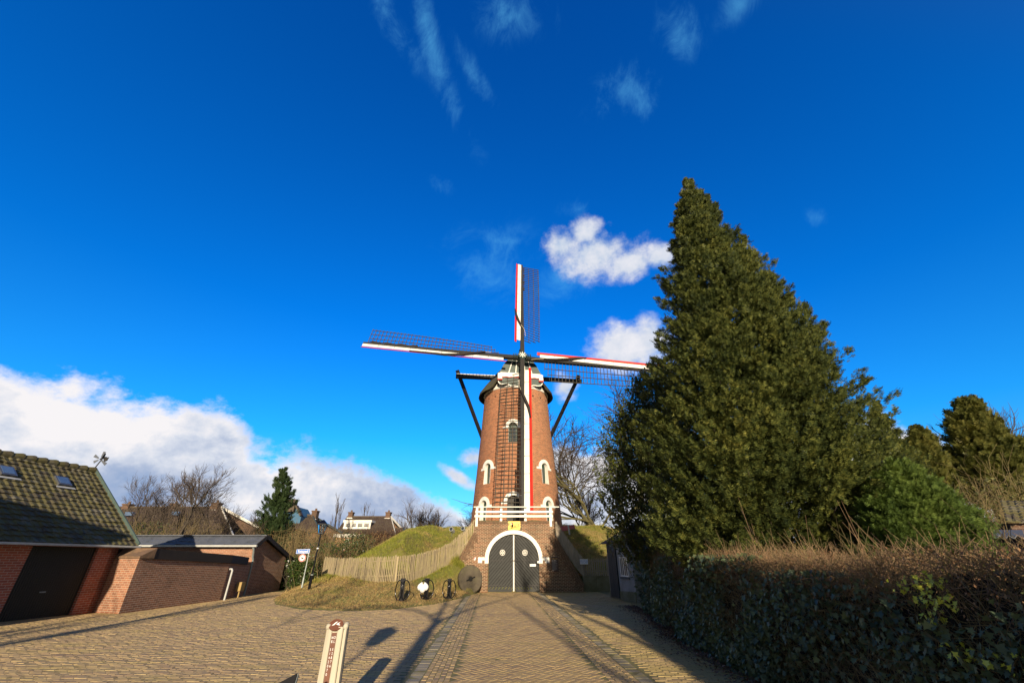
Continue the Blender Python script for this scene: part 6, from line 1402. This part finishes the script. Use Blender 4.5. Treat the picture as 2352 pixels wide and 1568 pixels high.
def bare_tree(label, base, height, r0, seed, mt=None, group='bare winter trees on the horizon', name='bare_tree', bm_=None, widen=1.0, **kw):
    rg = np.random.default_rng(seed); pth = bare(rg, base, height, r0, **kw)
    zmax = max(p[0][:, 2].max() for p in pth); s = height/(zmax-base[2]); b0 = np.array(base, float)
    pth = [((p-b0)*s*np.array([widen, widen, 1])+b0, a, b_) for p, a, b_ in pth]
    t = thing(name, label, 'tree' if 'tree' in name else 'shrub', tuple(base), group)
    big = [p for p in pth if p[1] > 0.035*max(r0/0.25, 0.5)]; sm = [p for p in pth if not p[1] > 0.035*max(r0/0.25, 0.5)]
    tubes('trunk', big or pth[:1], bm_ or M_bark, t, 6)
    if sm: tubes('twigs', sm, mt or M_twig, t, 3)
    return t
def base_at(px, Y_, z=None):
    p = at(px, 1286, Y_); return (p.x, Y_, float(hmound(p.x, Y_)) if z is None else z)
def top_h(px, py, Y_): return at(px, py, Y_).z
# big tree right of the mill
b0 = base_at(1378, 46, 0.1); bare_tree('large bare tree with mossy trunk between the mill and the holly', b0, 19.0, 0.36, 55, M_twig, None, bm_=M_mossbark, depth=6, kids=(4, 5), spread=0.75, first=(-0.22, 0, 1), trunk_frac=0.28, shrink=0.74, wob=0.18, minr=0.016, upt=0.05, widen=1.35)
b1 = base_at(1340, 62, 0.1); bare_tree('bare tree low behind the mound right of the mill', b1, 11, 0.22, 57, M_twig, None, depth=6, kids=(3, 4), spread=0.7, minr=0.016)
far = [(965, 70, 1136, 31, 'round-crowned bare tree standing alone above the mound crest'), (1090, 70, 1132, 32, 'bare tree just left of the mill tower'), (925, 66, 1160, 33, 'slim bare tree beside the right chimney of the dormer house'), (1000, 75, 1165, 34, 'small bare tree right of the round-crowned one'), (762, 50, 1130, 35, 'tall thin bare tree between the lamp and the dormer house'), (832, 72, 1150, 36, 'sparse bare tree rising behind the roof of the dormer house'), (565, 62, 1168, 37, 'low bare tree left of the pine'), (2345, 24, 905, 38, 'bare tree reaching in at the right edge of the picture')]
for px, Y_, pt_, sd__, lab in far:
    h_ = top_h(px, pt_, Y_); thin = px in (762, 832, 925)
    bare_tree(lab, base_at(px, Y_, 0.0), h_, 0.10 if thin else 0.19, sd__, M_twig, depth=6 if not thin else 5, kids=(3, 4) if not thin else (2, 3), spread=0.32 if thin else 0.55, trunk_frac=0.30, minr=0.016 if Y_ > 40 else 0.008, upt=0.2 if thin else 0.05, shrink=0.66 if thin else 0.76)
for px, Y_, pt_, sd__, lab in [(330, 32, 1088, 41, 'dense bare fruit tree in front of the left end of the long house'), (408, 29, 1052, 42, 'tallest bare fruit tree above the slate shed'), (465, 31, 1088, 43, 'bare fruit tree in front of the right gable of the long house'), (285, 33, 1112, 44, 'small bare tree just right of the weather vane'), (370, 34, 1100, 45, 'bare fruit tree between the dense one and the tallest one')]:
    bare_tree(lab, base_at(px, Y_, 0.0), top_h(px, pt_, Y_), 0.085, sd__, M_twig, 'bare fruit trees behind the slate shed', bm_=M_bark, depth=6, kids=(3, 4), spread=0.6, trunk_frac=0.34, minr=0.008, wob=0.2)
# thickets of brown stems and scrub
def scrub(label, px0, px1, Y_, ptop, n, seed, mt, lf=None, nleaf=0, group='scrub behind the picket fence', depth=3, dY=1.5, zb=0.0, cat='shrub', name='shrub', size=0.12, jag=0.75):
    rg = np.random.default_rng(seed); a, b_ = at(px0, ptop, Y_), at(px1, ptop, Y_); H = (a.z+b_.z)/2-zb
    t = thing(name, label, cat, ((a.x+b_.x)/2, Y_, zb), group); pth = []
    for i in range(n):
        bb = np.array([rg.uniform(a.x, b_.x), Y_+rg.uniform(-dY, dY), zb]); h_ = H*rg.uniform(jag, 1.1)
        d = np.array([rg.normal(0, 0.22), rg.normal(0, 0.2), 1.0]); d /= np.linalg.norm(d)
        p = [bb, bb+d*h_*0.4, bb+d*h_*0.75+rg.normal(0, 0.08, 3), bb+d*h_*1.0+rg.normal(0, 0.12, 3)]; pth.append((np.array(p), 0.016, 0.005))
        for j in range(7):
            tt = rg.uniform(0.2, 0.95); q = bb+d*h_*tt; e = d*0.5+rg.normal(0, 0.6, 3); e[2] = abs(e[2])*0.8; e /= np.linalg.norm(e); l = h_*rg.uniform(0.12, 0.32)
            e2 = e+rg.normal(0, 0.35, 3); pth.append((np.array([q, q+e*l*0.5, q+e*l*0.5+e2*l*0.5]), 0.009, 0.004))
    tubes('stems', pth, mt, t, 3)
    if nleaf:
        P_ = np.stack([rg.uniform(a.x, b_.x, nleaf), Y_+rg.uniform(-dY, dY, nleaf)-0.2, zb+H*rg.random(nleaf)**0.9*0.97], -1); P_ += rg.normal(0, 0.1, P_.shape)
        c_ = np.sin(P_[:, 0]*2.3+seed)+np.sin(P_[:, 2]*3.1+P_[:, 0]*1.1)+rg.normal(0, 0.7, nleaf) > -0.5; P_ = P_[c_]
        scatter('leaves', *LEAF4, P_, sphere_dirs(len(P_))+np.array([0, -0.2, 0.5]), rg.uniform(0, 6, len(P_)), size*rg.uniform(0.6, 1.4, len(P_)), lf or ML_shrub, t)
    return t
scrub('tangled brown scrub below the pine and behind the slate shed gable', 610, 700, 33.5, 1212, 150, 61, M_goldtwig, ML_dead, 1800, zb=0.1, size=0.08)
scrub('tall brown scrub behind the street lamp', 690, 770, 32, 1216, 150, 62, M_goldtwig, ML_dead, 2200, zb=0.1, size=0.08)
scrub('yellow-green shrub between the lamp post and the picket fence end', 716, 790, 29.6, 1246, 70, 63, M_goldtwig, ML_shrub, 2600, zb=0.1)
scrub('brown and green shrub behind the left part of the picket fence', 780, 840, 31.5, 1240, 80, 64, M_goldtwig, ML_shrub, 1500, zb=0.1)
scrub('dark leafy shrub right of the white door of the dormer house', 805, 868, 33, 1222, 60, 65, M_goldtwig, ML_shrub, 4200, zb=0.2)
scrub('brown clipped beech hedge left of the mound crest', 818, 938, 40, 1221, 420, 66, M_brownmass, ML_dead, 11000, zb=0.3, size=0.11, dY=0.7, jag=0.93, cat='hedge', name='beech_hedge')
scrub('dark evergreen laurel between the slate shed gable and the sign post', 640, 690, 29.8, 1282, 40, 67, M_bark, ML_shrub, 6500, dY=0.9, zb=-0.1)
scrub('dark evergreen laurel between the lamp post and the picket fence', 684, 742, 29.2, 1290, 50, 68, M_bark, ML_shrub, 7500, dY=0.8, zb=-0.1)
scrub('lichen-yellow scrub in front of the long house roof', 300, 400, 30.5, 1196, 110, 69, M_goldtwig, ML_shrub, 1500, zb=0.0)
scrub('golden bare scrub in front of the long house gable', 395, 500, 30, 1190, 130, 70, M_goldtwig, None, 0, zb=0.0, jag=0.5)
scrub('brown thicket filling the space under the larger yew', 2150, 2360, 19, 1095, 260, 71, M_goldtwig, ML_yew, 5200, group='thickets beyond the hedge', zb=0.0, dY=2.0, jag=0.5)
scrub('brown thicket filling the space under the smaller yew', 2070, 2180, 17.5, 1125, 160, 72, M_goldtwig, ML_yew, 3400, group='thickets beyond the hedge', zb=0.0, dY=1.5, jag=0.6)
# pine
PN = silhouette(33, [(648, 660, 1080), (640, 670, 1100), (626, 676, 1130), (606, 672, 1160), (594, 680, 1190), (596, 672, 1215), (606, 668, 1240)], 0.9)
conifer('pine_tree', 'blue-green pine with upswept shoots between the slate shed and the street lamp', 'tree', (PN[0][1], 33, 0), PN, ML_pine, 260, 20, 0.30, up=0.9, seed=81, trunk_r=0.14, nback=0.7, rv=(0.2, 1.15))
# trees behind the viewpoint that throw the long shadows on the yard
def sh_pt(X_, Y_, yt):
    s = Y_-yt; return np.array([X_+math.tan(R(SUN_AZ))*s, yt, s*math.tan(R(SUN_EL))/math.cos(R(SUN_AZ))])
def gshadow(px, py, yt):
    g_ = gnd(px, py); return sh_pt(g_.x, g_.y, yt)
YT = -10.5
tr = thing('shadow_oak', 'bare oak behind the viewpoint whose trunk shadow falls across the drive', 'tree', (0.05, YT, 0), 'bare trees behind the viewpoint')
def poly_path(pts, r0, r1, jy=0.0):
    P_ = [gshadow(px, py, YT) for px, py in pts]; P_ = np.array(P_); P_[:, 1] += jy*np.linspace(0, 1, len(P_)); return (P_, r0, r1)
trunk0 = sh_pt(-1.70, 7.0, YT); tb = np.array([trunk0[0]-0.05, YT, 0.0])
main = [(904, 1568), (950, 1502), (985, 1448), (1003, 1425), (1018, 1395), (1030, 1375), (1040, 1362)]
mp = np.vstack([tb[None], np.array([gshadow(*q, YT) for q in main])]); 
limbs = [(mp[:4], 0.19, 0.155), (mp[3:], 0.10, 0.05)]
limbs.append(poly_path([(985, 1448), (1015, 1425), (1060, 1408), (1110, 1393), (1165, 1378)], 0.095, 0.04, 1.0))
limbs.append(poly_path([(1000, 1432), (985, 1415), (950, 1404), (900, 1400), (830, 1402), (760, 1412), (690, 1428), (600, 1448), (500, 1475)], 0.075, 0.02, 1.5))
limbs.append(poly_path([(830, 1402), (740, 1395), (650, 1402), (560, 1420)], 0.035, 0.012, 1.5))
tubes('trunk', limbs, M_bark, tr, 8)
rg = np.random.default_rng(91); sub = []
for P_, a, b_ in limbs[1:]:
    for q in range(3):
        i = rg.integers(1, len(P_)); dd = np.array([rg.normal(0, 0.7), rg.normal(0, 0.7), rg.uniform(0.2, 1.0)]); dd /= np.linalg.norm(dd)
        sub += bare(rg, P_[i], 3.2, 0.035, depth=3, kids=(2, 3), spread=0.6, first=dd, trunk_frac=0.4)
tubes('twigs', sub, M_twig, tr, 4)
bare_tree('bare tree behind the viewpoint to the right, casting soft branch shadows', (4.6, -19, 0), 15, 0.20, 93, group='bare trees behind the viewpoint', depth=3, kids=(2, 2), spread=0.5, trunk_frac=0.34)
bare_tree('bare tree behind the viewpoint to the left, shading the garage yard', (-9.5, -9, 0), 11, 0.20, 94, group='bare trees behind the viewpoint', depth=5, kids=(3, 3), spread=0.55, trunk_frac=0.3)

caster = thing('shadow_caster_house', 'plain unseen brick house added behind the viewpoint on the left to shade the garage wall', 'house', (-18, 2, 0))  # unseen house added as a shadow caster, placed and sized to shade the garage
MB().box(-24, -13.2, -1.0, 4.8, -0.05, 4.0).build('wall', M_garagebrick, caster)
MB().add([(-24.3, -1.3, 3.9), (-13.0, -1.3, 3.9), (-13.0, 5.1, 3.9), (-24.3, 5.1, 3.9), (-24.3, 1.9, 6.4), (-13.0, 1.9, 6.4)], [(0, 1, 5, 4), (1, 2, 5), (2, 3, 4, 5), (3, 0, 4), (3, 2, 1, 0)]).build('roof', M_houseroof, caster)
